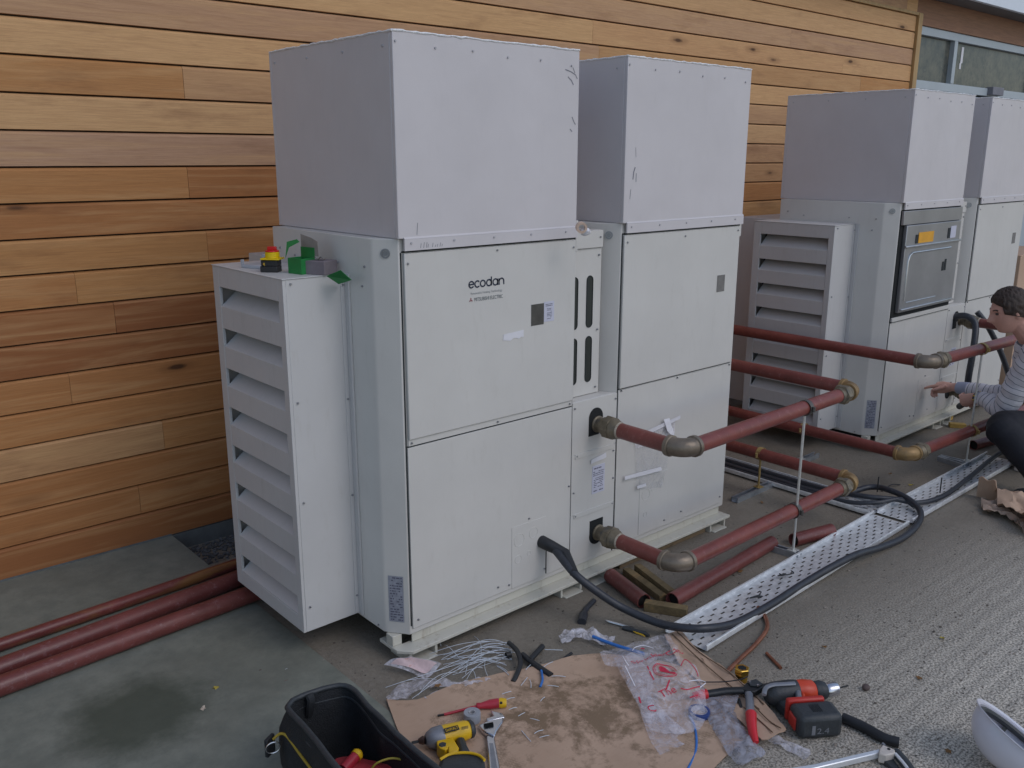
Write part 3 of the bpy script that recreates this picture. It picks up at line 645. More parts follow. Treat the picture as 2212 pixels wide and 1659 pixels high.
# ================================================================== PIPEWORK
def V(*a): return Vector(a)
RP = .0335
M_SEAL = mat('pale_jointing_paste', (.40,.34,.27), .7, 0, .3, 80, .8, 120)
def elbow_pts(c, d0, d1, rad=.062, n=9, leg=.012):
    """centre line of an elbow at corner c, coming along d0, leaving along d1"""
    c = V(*c); d0 = V(*d0).normalized(); d1 = V(*d1).normalized(); a = c - d0*rad; o = a + d1*rad; P = [a - d0*leg]
    for i in range(n+1):
        t = math.pi/2*i/n; P.append(o - d1*rad*math.cos(t) + d0*rad*math.sin(t))
    P.append(c + d1*(rad+leg)); return P
def elbow(root, c, d0, d1, m):
    P = elbow_pts(c, d0, d1); k = MB(); k.tube(P, [.0405]+[.0385]*(len(P)-2)+[.0405], 20)
    for a, b in ((P[0], P[1]), (P[-1], P[-2])):
        d = (a-b).normalized(); k.tube([a-d*.016, a-d*.014, a+d*.002, a+d*.004], [.041,.0445,.0445,.040], 20)
    return build(k, 'elbow', m, root)
def union(root, p, d, m, big=.050, name='union_nut'):
    p = V(*p); d = V(*d).normalized(); k = MB()
    k.tube([p-d*.045, p-d*.020], [.036,.038], 18); k.tube([p-d*.0198, p-d*.017, p+d*.017, p+d*.0198], [big-.006, big, big, big-.006], 6); k.tube([p+d*.020, p+d*.030, p+d*.05], [.043,.041,.036], 18)
    return build(k, name, m, root, ang=30)
def pipe(root, a, b, m=None, r=RP, name='pipe'):
    k = MB(); a, b = V(*a), V(*b); n = max(2, int((b-a).length/.25)); k.tube([a+(b-a)*i/n for i in range(n+1)], r, 22); return build(k, name, m or M_PIPE, root)
def outlet(root, x, y, z):
    k = MB(); k.lathe([(.030,-.03),(.030,.002),(.037,.004),(.037,.012),(.031,.016),(.031,.040),(.039,.046),(.040,.062)], 20, (x, y, z), 'y'); o = k; 
    for p in k.v: p.y = 2*y - p.y
    build(k, 'outlet_collar', M_FIT, root)
    k = MB(); k.tube([(x,y-.0625,z),(x,y-.066,z),(x,y-.098,z),(x,y-.1015,z)], [.044,.051,.051,.044], 8); build(k, 'union_nut', M_FIT, root, ang=30)
    k = MB(); k.tube([(x,y-.102,z),(x,y-.112,z),(x,y-.135,z)], [.047,.045,.036], 18); build(k, 'pipe_socket', M_FIT, root)
YW = 1.70
def run(label, ux, uy, z, xe, ye, xo, towards, yfar, elm, elm2, dusty=False):
    """unit outlet -> elbow -> along the unit -> elbow -> back to the wall"""
    root = thing('pipe_run', label, 'pipework', (ux, ye, 0), 0, 'red oxide heating pipe runs between the units')
    s = 1 if towards > 0 else -1
    outlet(root, ux, uy, z)
    k = MB(); k.tube([(ux,uy-.134,z),(ux,uy-.137,z),(ux,uy-.141,z),(ux,uy-.145,z)], [.0345,.0375,.0365,.0345], 16); build(k, 'sealant_ring', M_SEAL, root)
    pipe(root, (ux, uy-.136, z), (ux, ye+.078, z)); elbow(root, (ux, ye, z), (0,-1,0), (s,0,0), elm)
    a = V(ux+s*.078, ye, z); e = V(xe, yfar, z); un = e - V(s*.135, 0, 0); un.y = ye+(yfar-ye)*.9
    pipe(root, a, un-V(s*.046,0,0)); union(root, un, (s,0,0), M_FIT); pipe(root, un+V(s*.050,0,0), e-V(s*.078,0,0))
    elbow(root, e, (s,0,0), (0,1,0), elm2); pipe(root, e+V(0,.078,0), (xe+.01, YW, z)); return root
run('upper red pipe in front of the near unit, with the higher grey elbow', 1.0, 0, .746, 2.40, -.475, 0, 1, -.452, M_ELB, M_ELBY)
run('lower red pipe in front of the near unit, above the loose pipes on the ground', 1.022, 0, .232, 2.515, -.458, 0, 1, -.440, M_ELB, M_ELBY)
UX = 4.80
run('upper red pipe beside the crouching man, leading back from the far unit', UX, U2Y, .746, 3.285, -.500, 0, -1, -.425, M_ELB, M_ELB)
run('lower red pipe under the crouching man, with an ochre elbow near the far unit', UX, U2Y, .228, 3.14, -.500, 0, -1, -.432, M_ELB, M_ELBY)
# pipe supports
def clamp(root, p, d, m):
    p = V(*p); d = V(*d).normalized(); k = MB(); k.tube([p-d*.013, p+d*.013], .0378, 20, True, .9); b = d.cross(V(0,0,1))
    for s in (1, -1): q = p + b*s*.044; k.tube([q-V(0,0,.012), q+V(0,0,.012)], .0075, 8)
    build(k, 'clamp_ring', m, root)
def channel(root, a, b, m=None, w=.041, h=.03, name='strut_channel'):
    a, b = V(*a), V(*b); d = (b-a).normalized(); n = d.cross(V(0,0,1)); k = MB()
    prof = [(-w/2,0),(w/2,0),(w/2,h),(w/2-.010,h),(w/2-.010,h-.003),(w/2-.003,h-.003),(w/2-.003,.003),(-w/2+.003,.003),(-w/2+.003,h-.003),(-w/2+.010,h-.003),(-w/2+.010,h),(-w/2,h)]
    vs = [a + n*p + V(0,0,q) for p, q in prof] + [b + n*p + V(0,0,q) for p, q in prof]; N = len(prof)
    k.add(vs, [(i, (i+1) % N, N+(i+1) % N, N+i) for i in range(N)]); 
    return build(k, name, m or M_STRUT, root)
def support(label, x, y, zt, clamps, ca, cb, mr, mc, lean=0.0, plate=True):
    root = thing('pipe_support', label, 'pipe support', (x, y, 0), 0, 'rod and channel stands under the pipes')
    k = MB(); k.tube([(x-lean, y, .018), (x, y, zt)], .0062, 10); build(k, 'threaded_rod', mr, root)
    k = MB(); k.tube([(x,y,.031),(x,y,.040)], .014, 6); build(k, 'nut', mr, root)
    if plate: k = MB(); k.box(x-.022, x+.022, y-.022, y+.022, .0305, .0345); build(k, 'square_washer', mr, root, bevel=.001)
    for p, d in clamps: clamp(root, p, d, mc)
    channel(root, ca, cb); return root
sx = 1.915
support('tall white rod stand holding both pipes in front of the near unit', sx, -.463, .72, [((sx,-.463,.746),(1,.01,0)), ((sx,-.449,.232),(1,.01,0))], (sx-.02, -.33, 0), (sx+.0, -.500, 0), M_ROD, M_CLAMP)
a, b = G(1614,1087), G(1702,1050); c = (a+b)/2
support('short yellowed rod stand on a channel behind the near cable tray', 2.522, (a.y+b.y)/2+.06, .20, [((2.522, (a.y+b.y)/2+.06, .232), (0,1,0))], (2.522-.24, c.y+.055, 0), (2.522+.16, c.y+.065, 0), M_RODY, M_RODY)
a, b = G(1770,1000), G(1812,982)
support('small rod stand under the low pipe, deep between the two units', 3.15, .24, .20, [((3.15, .24, .228), (0,1,0))], (3.04, .24, 0), (3.34, .245, 0), M_ROD, M_RODY)
support('rod stand in front of the man\'s forearm, holding the far pipes', 3.90, -.465, .72, [((3.90,-.461,.746),(1,-.04,0)), ((3.90,-.466,.228),(1,-.04,0))], (3.885,-.30,0), (3.89,-.485,0), M_ROD, M_RODY, lean=.02)
# ------------------------------------------------------------------ cable trays
def tray(label, a, b, w=.19, seed=1, hl=.020, rows=5):
    a, b = V(*a), V(*b); L = (b-a).length; root = thing('cable_tray', label, 'cable tray', a, math.atan2(b.y-a.y, b.x-a.x), 'perforated galvanised cable trays')
    k = MB(); pitch = .046; n = int(L/pitch); px = L/n; pw = w/(rows*2); zb = a.z*0+.010
    for i in range(n):
        for j in range(rows*2):
            x0, x1 = i*px, (i+1)*px; y0, y1 = -w/2+j*pw, -w/2+(j+1)*pw
            if (i+j) % 2 or j in (0, rows*2-1): k.add([(x0,y0,zb),(x1,y0,zb),(x1,y1,zb),(x0,y1,zb)], [(0,1,2,3)]); continue
            cx, cy, hx, hy = (x0+x1)/2, (y0+y1)/2, .0130, .0036
            o = [(x0,y0),(x1,y0),(x1,y1),(x0,y1)]; q = [(cx-hx,cy-hy),(cx+hx,cy-hy),(cx+hx,cy+hy),(cx-hx,cy+hy)]
            k.add([(x,y,zb) for x,y in o+q], [(0,1,5,4),(1,2,6,5),(2,3,7,6),(3,0,4,7)])
    m_ = build(k, 'perforated_base', M_GALV, root, world=False)
    for s in (1, -1):
        k = MB(); y = s*w/2; P = [(y,zb),(y,zb+hl),(y-s*.002,zb+hl+.003),(y-s*.009,zb+hl+.003),(y-s*.010,zb+hl-.004),(y-s*.0085,zb+hl-.004),(y-s*.008,zb+hl+.0005),(y-s*.0025,zb+hl),(y-s*.0018,zb)]
        k.prism(P, 0, L, axis=0); build(k, 'side_rail', M_GALV, root, world=False)
    k = MB()
    for f in (.12, .5, .88): k.box(L*f-.02, L*f+.02, -w/2+.004, w/2-.004, 0, .009)
    return root
TH = .032; _a = (G(1445,1350,TH)+G(1520,1400,TH))/2; _b = (G(1905,1095,TH)+G(1965,1122,TH))/2; _a.z = _b.z = 0; _w = abs(G(1445,1350,TH).y-G(1520,1400,TH).y)
tray('near cable tray, bright perforated steel, its open end by the plastic bag', _a, V(2.685, _b.y, 0), w=_w, seed=2)
tray('far cable tray, shaded, running away past the man\'s feet', (2.72,_b.y-.004,0), (4.18,_b.y+.006,0), w=_w-.006)
tray('cross cable tray carrying black cables back to the wall between the units', (2.742,-.475,0), (2.742,1.66,0))
# ------------------------------------------------------------------ cables
def cable(label, pts, r, m=None, sheath=None, k_=8, name='power_cable', cat='cable', grp=None):
    P = spline(pts, k_); k = MB(); k.tube(P, r, 14)
    if not sheath:
        return tag(build(k, name, m or M_CABLE), label, cat, grp)
    root = thing(name, label, cat, P[0], 0, grp); build(k, 'cable', m or M_CABLE, root)
    k = MB(); k.tube(*sheath, 16); build(k, 'cable_sheath', M_RUB, root); return root
e0 = V(.672, .004, .292)
pts = [e0, V(.690,-.055,.276), G(1240,1238,.215), G(1290,1278,.15), G(1345,1313,.085), G(1420,1345,.05), G(1475,1356,.062), G(1530,1357,.062), G(1590,1345,.032), G(1660,1309,.030), G(1740,1258,.032), G(1800,1223,.055), G(1850,1198,.062), G(1900,1183,.035), G(1950,1162,.018), G(1982,1133,.018), G(1988,1105,.03), G(1965,1080,.055), G(1925,1060,.068), G(1880,1052,.055), V(2.715,-.20,.035), V(2.70,.2,.030), V(2.71,.8,.030), V(2.71,1.64,.030)]
cable('thick black cable from the near unit, along the near tray and looping back', pts, [.0165]*((len(pts)-1)*8+1), sheath=([e0+V(0,.004,0), e0+V(.003,-.03,-.004), e0+V(.014,-.055,-.012), e0+V(.045,-.11,-.035), G(1240,1238,.215)], [.027,.027,.026,.022,.019]))
cable('black cable bending from the cross tray into the far tray', [V(2.78,1.64,.030), V(2.775,.6,.030), V(2.775,-.1,.032), V(2.78,-.36,.055), G(1930,1078,.05), G(1985,1086,.03), G(2040,1070,.03), G(2095,1030,.03), G(2150,985,.04), G(2185,965,.06), G(2203,948,.03), V(4.9,-.62,.018)], .014)
cable('straight black cable lying by itself in the cross tray', [V(2.672,1.64,.026), V(2.668,.6,.026), V(2.672,0,.026), V(2.69,-.3,.03), V(2.76,-.44,.045), G(1945,1078,.05), G(1975,1094,.028)], .012)
cable('black hose curving down from the far unit outlet past the man\'s hand', [V(4.70,.06,.78), V(4.70,-.03,.80), V(4.70,-.10,.75), V(4.62,-.14,.60), V(4.60,-.14,.40), V(4.66,-.12,.22), V(4.74,-.05,.14)], .022, M_CABLE, name='hose', cat='hose')
cable('dark hose slanting down behind the pipe by the man\'s face', [V(4.94,-.01,.80), V(4.98,-.08,.70), V(5.10,-.15,.50), V(5.22,-.20,.28)], .020, M_CABLE, name='hose', cat='hose')
# ------------------------------------------------------------------ loose pipes
def loose(label, a, b, m, r=RP, grp='loose red pipes lying on the ground'):
    root = thing('loose_pipe', label, 'pipe', (a+b)/2-V(0,0,r), 0, grp)
    k = MB(); n = 6; k.tube([a+(b-a)*i/n for i in range(n+1)], r, 22, False, .88); build(k, 'pipe', m, root)
    d = (b-a).normalized(); k = MB(); k.tube([a+d*.02, b-d*.02], r*.875, 20); build(k, 'dark_bore', M_BORE, root); return root
_p = G(1296,1226,.03); _q = G(1391,1299,.03); _p = _p.lerp(_q, (-.062-_p.y)/(_q.y-_p.y))
loose('short red pipe poking out from under the near unit beside the timber', _p, G(1391,1299,.03), M_PIPEDUST)
loose('long dusty red pipe lying on the ground below the lower pipe run', G(1452,1297,.03), G(1668,1172,.03), M_PIPEDUST)
loose('stub of red pipe beside the rod stand and the near tray', G(1714,1167,.03), G(1796,1145,.03), M_PIPEDUST)
loose('short red pipe on the ground below the man\'s knee', G(2102,962,.03), G(2168,943,.03), M_PIPEDUST)
def lng(u0, v0, u1, v1, r, m, label):
    a, b = G(u0,v0,r+.004), G(u1,v1,r+.004); d = (b-a).normalized(); loose(label, a-d*1.6, a+d*2.0, m, r, 'three long pipes lying along the foot of the wall')
lng(0,1393,500,1222,.026,M_PIPERUST,'thinnest long pipe by the wall, its red paint stained ochre')
lng(0,1443,506,1253,.038,M_PIPEDUST,'middle one of three long red pipes by the louvred duct')
lng(0,1482,531,1287,.038,M_PIPEDUST,'long red pipe nearest the camera, left of the louvred duct')
# ------------------------------------------------------------------ timber offcuts
def bar(mb, a, b, w, h):
    a, b = V(*a), V(*b); d = (b-a).normalized(); n = d.cross(V(0,0,1)).normalized()*w/2; z = V(0,0,h)
    vs = [a-n, a+n, b+n, b-n, a-n+z, a+n+z, b+n+z, b-n+z]; mb.add(vs, [(3,2,1,0),(4,5,6,7),(0,1,5,4),(1,2,6,5),(2,3,7,6),(3,0,4,7)])
def wood(label, a, b, w, h, m=None, cat='timber', name='timber_offcut', grp='timber offcuts on the concrete'):
    k = MB(); bar(k, a, b, w, h); return tag(build(k, name, m or M_TIMBER, bevel=.002), label, cat, grp)
wood('mossy timber batten left of the grooved one, beside the short red pipe', G(1352,1240), G(1432,1300), .038, .032)
wood('mossy timber batten with a groove, nearer the elbow than its twin', G(1376,1236,.003), G(1450,1294,.003), .034, .042)
wood('timber batten lying crosswise in front of the open pipe ends', G(1392,1316), G(1484,1331), .042, .040)
M_PLANK = mat('wet_plank', (.23,.16,.09), .8, 0, .3, 5, .4, 30, stretch=(1,7,7), spots=(.10,.07,.04), spot_amt=.45)
wood('long wet plank under the right end of the near unit\'s rail', (1.18,.05,0), (1.83,.045,0), .11, .040, M_PLANK)
M_YWOOD = mat('yellow_wood', (.42,.27,.07), .8, 0, .25, 9)
wood('yellow wood block under the far unit\'s rail', G(2030,903), G(2055,908), .06, .045, M_YWOOD); wood('pale wood block nearest the rod stand under the far unit', G(2050,922), G(2085,924), .05, .03, M_YWOOD)
k = MB(); k.tube(spline([G(1638,1312,.01), G(1654,1335,.01), G(1656,1360,.01), G(1632,1392,.01), G(1600,1422,.01), G(1570,1452,.01)], 6), .0088, 12)
tag(build(k, 'copper_tube', M_COPPER), 'bent copper tube on the ground right of the cardboard', 'copper tube')
k = MB(); k.tube([G(1656,1411,.007), G(1687,1443,.007)], .0065, 12); tag(build(k, 'copper_offcut', M_COPPER), 'short straight copper offcut lying alone on the rough concrete', 'copper offcut')
tag(channel(None, G(2028,994), G(2085,1012)), 'loose steel channel beside the far cable tray', 'channel')
# ================================================================== SMALL THINGS
from mathutils import noise as mn
def ZW(x0, y0, k): return lambda x, y, z=0.0: G((x0+x/k)*.864, (y0+y/k)*.864, z)
Z4 = ZW(640,1500,3.456); Z5 = ZW(1200,1500,3.456); Z6 = ZW(1700,1550,3.687); Z7 = ZW(2060,1500,3.95); Z3 = ZW(900,1000,2.304)
def ext(mb, pts, z0, z1):
    """solid with the outline of world points, from height z0 to z1"""
    mb.prism([(p.x, p.y) for p in pts], z0, z1); return mb
def resample(poly, n):
    P = [Vector((p.x, p.y, 0)) for p in poly]; L = [(P[(i+1) % len(P)]-P[i]).length for i in range(len(P))]; T = sum(L); out = []
    for k in range(n):
        d = T*k/n; i = 0
        while d > L[i]: d -= L[i]; i += 1
        out.append(P[i].lerp(P[(i+1) % len(P)], d/L[i] if L[i] else 0))
    return out
def sheet(mb, poly, z0, amp, fr, seed, n=64, rings=14, ridged=False, lift=0.0, rim=0.0, dome=0.0):
    P = resample(poly, n); c = sum(P, Vector())/len(P); vs = []
    def h(p, t):
        q = Vector((p.x*fr, p.y*fr, seed*7.1)); a = mn.fractal(q, 0.9, 2.0, 4)
        if ridged: a = (1-abs(mn.noise(q)*2))*.9 + .5*(1-abs(mn.noise(q*2.3)*2)) - .7
        return max(.0015, z0 + amp*a + dome*(1-t*t) + lift*t*0)
    for r in range(rings, 0, -1):
        t = r/rings
        for p in P: q = c+(p-c)*t; vs.append((q.x, q.y, h(q, t)))
    vs.append((c.x, c.y, h(c, 0)))
    fs = [(r*n+i, r*n+(i+1) % n, (r+1)*n+(i+1) % n, (r+1)*n+i) for r in range(rings-1) for i in range(n)]
    b = (rings-1)*n; fs += [(b+i, b+(i+1) % n, rings*n) for i in range(n)]
    mb.add(vs, fs); return mb
def clear_mat(name, col, alpha, rough=.25):
    m = mat(name, col, rough, 0, .1, 30, .8, 34, alpha=alpha); n = m.node_tree.nodes; l = m.node_tree.links; b = n['Principled BSDF']
    nz = n.new('ShaderNodeTexNoise'); nz.inputs['Scale'].default_value = 26; nz.inputs['Detail'].default_value = 5; nz.inputs['Distortion'].default_value = 1.5
    tc = n.new('ShaderNodeTexCoord'); l.new(tc.outputs['Object'], nz.inputs['Vector'])
    mr = n.new('ShaderNodeMapRange'); mr.inputs['From Min'].default_value = .35; mr.inputs['From Max'].default_value = .68; mr.inputs['To Min'].default_value = alpha*.45; mr.inputs['To Max'].default_value = min(1, alpha*1.5)
    l.new(nz.outputs[0], mr.inputs[0]); l.new(mr.outputs[0], b.inputs['Alpha']); return m
M_CLEAR = clear_mat('clear_polythene', (.80,.77,.84), .34, .12)
M_CLEARD = clear_mat('smoky_polythene', (.40,.40,.46), .62)
M_CLEARW = clear_mat('milky_polythene', (.80,.78,.85), .45, .14)
M_BAGRED = mat('bag_red_print', (.55,.02,.06), .5, 0, .15, 20)
def card_mat(name, mud, cx=0, cy=0):
    t = NT(name); o = t.obj; a = t.noise(o, 3, 5); f = t.noise(t.map((1,6,1), (0,0,.5)), 22, 4)
    c = t.mix(t.mrange(a, .3, .7), (.45,.305,.21), (.55,.385,.28)); c = t.mix(t.mrange(f, .4, .75, 0, .25), c, (.40,.26,.175))
    if mud:
        n1 = t.noise(o, 6.5, 7, .72, .4); n2 = t.noise(o, 30, 5, .7); ds = t.n.new('ShaderNodeVectorMath'); ds.operation = 'DISTANCE'; ds.inputs[1].default_value = (cx, cy, 0); t.link(t.map((1,1,0)), ds.inputs[0])
        fall = t.mrange(ds.outputs['Value'], .10, .55, .17, -.09); v = t.math('ADD', t.math('ADD', n1, fall), t.math('MULTIPLY', t.math('SUBTRACT', n2, .5), .55))
        c = t.mix(t.mrange(v, .55, .72, 0, .80), c, (.17,.11,.06))
        vo = t.n.new('ShaderNodeTexBrick'); vo.inputs['Scale'].default_value = 34; vo.inputs['Mortar Size'].default_value = .03; vo.inputs['Color1'].default_value = (1,1,1,1); vo.inputs['Color2'].default_value = (1,1,1,1); vo.inputs['Mortar'].default_value = (0,0,0,1); t.link(t.map((1,1,1), (0,0,.35)), vo.inputs['Vector'])
        tread = t.math('MULTIPLY', vo.outputs['Color'], t.mrange(t.noise(o, 7, 2), .54, .60, 0, .55)); c = t.mix(t.math('MULTIPLY', tread, t.mrange(n2, .4, .5)), c, (.20,.135,.08))
    t.link(c, t.b.inputs['Base Color']); t.b.inputs['Roughness'].default_value = .85; t.link(t.bump(f, .2, .002), t.b.inputs['Normal']); return t.m
# ------------------------------------------------------------------ cardboard
poly = [G(*p) for p in ((835,1516),(872,1519),(913,1516),(945,1500),(978,1486),(1040,1470),(1106,1456),(1157,1446),(1232,1426),(1287,1418),(1380,1425),(1450,1440),(1600,1500),(1640,1580),(1566,1641),(1520,1690),(1200,1760),(980,1720),(905,1655),(862,1590))]
cc = sum(poly, Vector())/len(poly); mc = G(1240,1545)
k = MB(); sheet(k, poly, .010, .010, 3.2, 1, 90, 18)
o = build(k, 'cardboard_sheet', card_mat('muddy_cardboard', True, 0, 0), solid=.004); 
CB = o.location.copy(); o.data.materials[0] = card_mat('muddy_cardboard', True, mc.x-CB.x, mc.y-CB.y)
tag(o, 'large mud-stained cardboard sheet on the ground, strewn with tools', 'cardboard')
M_CARD = card_mat('clean_cardboard', False)
root = thing('cardboard_flap', 'creased strip of folded cardboard running from the tray end past the red-handled cutters', 'cardboard', G(1560,1480))
pl = [(1436,1366),(1468,1357),(1500,1392),(1555,1430),(1609,1477),(1640,1505),(1668,1534),(1701,1581),(1650,1598),(1600,1560),(1540,1500),(1470,1430)]
k = MB(); P = [G(u, v, .03) for u, v in pl]; sheet(k, P, .030, .022, 6, 4, 70, 9); build(k, 'flap', M_CARD, root, solid=.004)
M_CREASE = mat('cardboard_crease', (.16,.10,.06), .9)
for a in (((1452,1366),(1500,1412),(1560,1462),(1640,1532)), ((1462,1362),(1512,1405),(1575,1452),(1650,1524)), ((1606,1530),(1640,1560),(1668,1588)), ((1625,1522),(1660,1560),(1686,1582))):
    k = MB(); pp = []
    for u, v in a: q = G(u, v, .03); qq = Vector((q.x*6, q.y*6, 28.4)); pp.append(Vector((q.x, q.y, .030+.022*mn.fractal(qq, .9, 2.0, 4)+.004)))
    k.tube(spline(pp, 4), .0022, 5); build(k, 'crease', M_CREASE, root)
# crumpled packaging at the right edge, beyond the tray
root = thing('crumpled_cardboard', 'crumpled brown cardboard box lying beside the far cable tray at the right', 'cardboard', G(2170,1100))
k = MB(); P = [G(u, v, .10) for u, v in ((2150,1048),(2180,1042),(2300,1070),(2330,1150),(2225,1120),(2185,1090),(2160,1078))]; sheet(k, P, .075, .07, 7, 9, 60, 10); build(k, 'lid', M_CARD, root, solid=.004)
k = MB(); a, b, c, d = G(2116,1030,.12), G(2152,1040,.13), G(2160,1085,.0), G(2110,1072,.0); k.grid(lambda s, t: (a.lerp(b, s)).lerp(d.lerp(c, s), t) + V(0,0,.008*math.sin(9*s+5*t)), 8, 8); build(k, 'side_flap', M_CARD, root, solid=.005)
k = MB(); P = [G(u, v, .02) for u, v in ((2118,1086),(2165,1080),(2230,1120),(2260,1180),(2215,1150),(2170,1115),(2125,1105))]; sheet(k, P, .03, .035, 11, 12, 60, 10, True); build(k, 'torn_flap', mat('torn_card_paper', (.42,.31,.24), .8, 0, .25, 12), root, solid=.003)
# cardboard cartons standing beyond the far unit
def carton(label, x, y, z, w, d, h):
    r_ = thing('carton', label, 'box', (x, y, z), .1, 'cartons stacked beyond the far unit'); k = MB(); k.box(-w/2, w/2, -d/2, d/2, 0, h); build(k, 'box', M_CARD, r_, world=False, bevel=.004)
    k = MB(); k.box(-w/2-.001, w/2+.001, -.025, .025, h*.6, h+.001); build(k, 'packing_tape', mat('brown_tape', (.30,.19,.10), .35), r_, world=False)
carton('lower brown carton standing just beyond the far unit', 6.35, .45, 0, .9, .7, .62); carton('upper brown carton on top of the lower one beyond the far unit', 6.35, .47, .622, .88, .66, .50)
# ------------------------------------------------------------------ plastic bags
root = thing('plastic_bag', 'crumpled clear carrier bag with bright red printing, lying on the cardboard', 'plastic bag', G(1430,1500))
pl = [(1392,1386),(1440,1363),(1463,1398),(1468,1440),(1500,1455),(1520,1500),(1528,1540),(1515,1570),(1440,1588),(1405,1580),(1385,1540),(1362,1500),(1342,1455),(1306,1440),(1296,1410),(1330,1396)]
# heights: a soft heap of film
def bagz(x, y):
    c_ = G(1440,1480); d = ((x-c_.x)**2+(y-c_.y)**2)**.5; q = Vector((x*11, y*11, 3.3))
    return max(.012, .018 + .045*max(0, 1-(d/.26)**2) + .014*(1-abs(mn.noise(q*.7)*2.2)) + .006*(1-abs(mn.noise(q*2.0)*2)))
def bagsheet(poly, zf, n=90, rings=26):
    k = MB(); P = resample(poly, n); c = sum(P, Vector())/len(P)
    for r in range(rings, 0, -1):
        for p in P: q = c+(p-c)*(r/rings); k.v.append(Vector((q.x, q.y, zf(q.x, q.y))))
    k.v.append(Vector((c.x, c.y, zf(c.x, c.y)))); F = [(r*n+i, r*n+(i+1) % n, (r+1)*n+(i+1) % n, (r+1)*n+i) for r in range(rings-1) for i in range(n)] + [((rings-1)*n+i, (rings-1)*n+(i+1) % n, rings*n) for i in range(n)]
    k.f = F; k.m = [0]*len(F); k.a = [0.0]*len(F); return k
P = [G(u, v, .03) for u, v in pl]; build(bagsheet(P, bagz), 'film', M_CLEAR, root)
P2 = [G(u, v, .02) for u, v in ((1400,1560),(1470,1570),(1500,1592),(1470,1612),(1425,1630),(1405,1600),(1380,1530),(1340,1460),(1325,1420),(1360,1400),(1420,1420))]
build(bagsheet(P2, lambda x, y: bagz(x, y)*.45+.004, 70, 16), 'film', M_CLEAR, root)
def onbag(p, dz=.003): return Vector((p.x, p.y, bagz(p.x, p.y)+dz))
def curl(pts, w_=.004, z=.05, name='red_print', m=None):
    k = MB(); Q = [onbag(G(u, v, z)) for u, v in pts]; k.ribbon(spline(Q, 4), w_, (-.25,-.35,.9)); build(k, name, m or M_BAGRED, root)
def word(txt, p0, p1, size):
    a, b = G(*p0, .05), G(*p1, .05); d = (b-a); ang = math.atan2(d.y, d.x); M = Matrix.Translation((a.x, a.y, 0)) @ Matrix.Rotation(ang, 4, 'Z'); vs, fs = text_mesh(txt, size, M, d.length); k = MB(); k.add([onbag(v, .0035) for v in vs], fs); build(k, 'red_print', M_BAGRED, root)
word('Sprinkler', (1366,1440), (1440,1425), .032); word('Cat', (1446,1428), (1476,1410), .045); word('The', (1430,1512), (1462,1502), .040); word('C', (1402,1533), (1418,1530), .04)
oc = (1436, 1462)
curl([(oc[0]+26*math.cos(t), oc[1]+14*math.sin(t)+3*math.cos(t)) for t in [i*.5 for i in range(13)]], .003); curl([(oc[0]+22*math.cos(t), oc[1]+11*math.sin(t)+3*math.cos(t)) for t in [i*.5 for i in range(13)]], .002)
k = MB(); k.v = [onbag(G(oc[0]-14+a, oc[1]-6+b, .05), .0035) for a, b in ((0,2),(4,-2),(14,0),(24,5),(36,8),(38,12),(26,13),(12,12),(3,9))]; k.f = [tuple(range(9))]; k.m = [0]; k.a = [0.0]; build(k, 'red_print', M_BAGRED, root)
curl([(1470,1450),(1478,1440),(1490,1446),(1502,1458),(1508,1468)], .003); curl([(1398,1452),(1404,1468),(1412,1480)], .005); curl([(1470,1498),(1484,1500),(1500,1494),(1512,1490)], .004); curl([(1380,1508),(1384,1518)], .006); curl([(1446,1482),(1442,1492),(1438,1500)], .005); curl([(1384,1402),(1392,1406)], .006); curl([(1490,1512),(1508,1508)], .005)
M_GLINT = mat('film_glint', (.86,.85,.90), .18, 0, .1, 30)  # white strips: glints along the film folds put in as colour
for pts in ([(1366,1412),(1372,1398),(1388,1392),(1402,1396),(1412,1402)], [(1345,1420),(1352,1440),(1358,1448)], [(1488,1478),(1510,1476),(1524,1482)], [(1350,1448),(1362,1470),(1372,1488)], [(1512,1492),(1524,1484)]): curl(pts, .003, name='bag_glint', m=M_GLINT)
def plast(label, px, m, z=.012, amp=.016, fr=16, seed=2, name='plastic_wrap', cat='plastic wrap', grp=None):
    k = MB(); sheet(k, [G(u, v, z) for u, v in px], z, amp, fr, seed, 60, 12, True); return tag(build(k, name, m), label, cat, grp)
plast('silvery crumpled wrapper on the bare concrete left of the red-printed bag', [(1207,1372),(1222,1360),(1262,1360),(1285,1356),(1290,1366),(1330,1376),(1322,1392),(1300,1392),(1262,1378),(1212,1388)], M_CLEARW, .02, .02)
plast('loose clear film lying along the near edge of the cardboard, left', [(965,1468),(1000,1478),(960,1480),(905,1490),(880,1510),(840,1515),(832,1510),(860,1480),(900,1466)], M_CLEAR, .012, .014, seed=6)
plast('small white film scrap tucked under the cable ties', [(1000,1474),(1030,1460),(1062,1468),(1020,1480),(975,1492),(920,1512),(915,1508),(950,1490)], M_CLEARW, .012, .01, seed=8)
plast('clear plastic strip curling out from under the red-handled cutters', [(1655,1566),(1668,1582),(1700,1600),(1750,1618),(1751,1632),(1738,1640),(1700,1618),(1672,1604),(1650,1590)], M_CLEARW, .012, .008, seed=10)
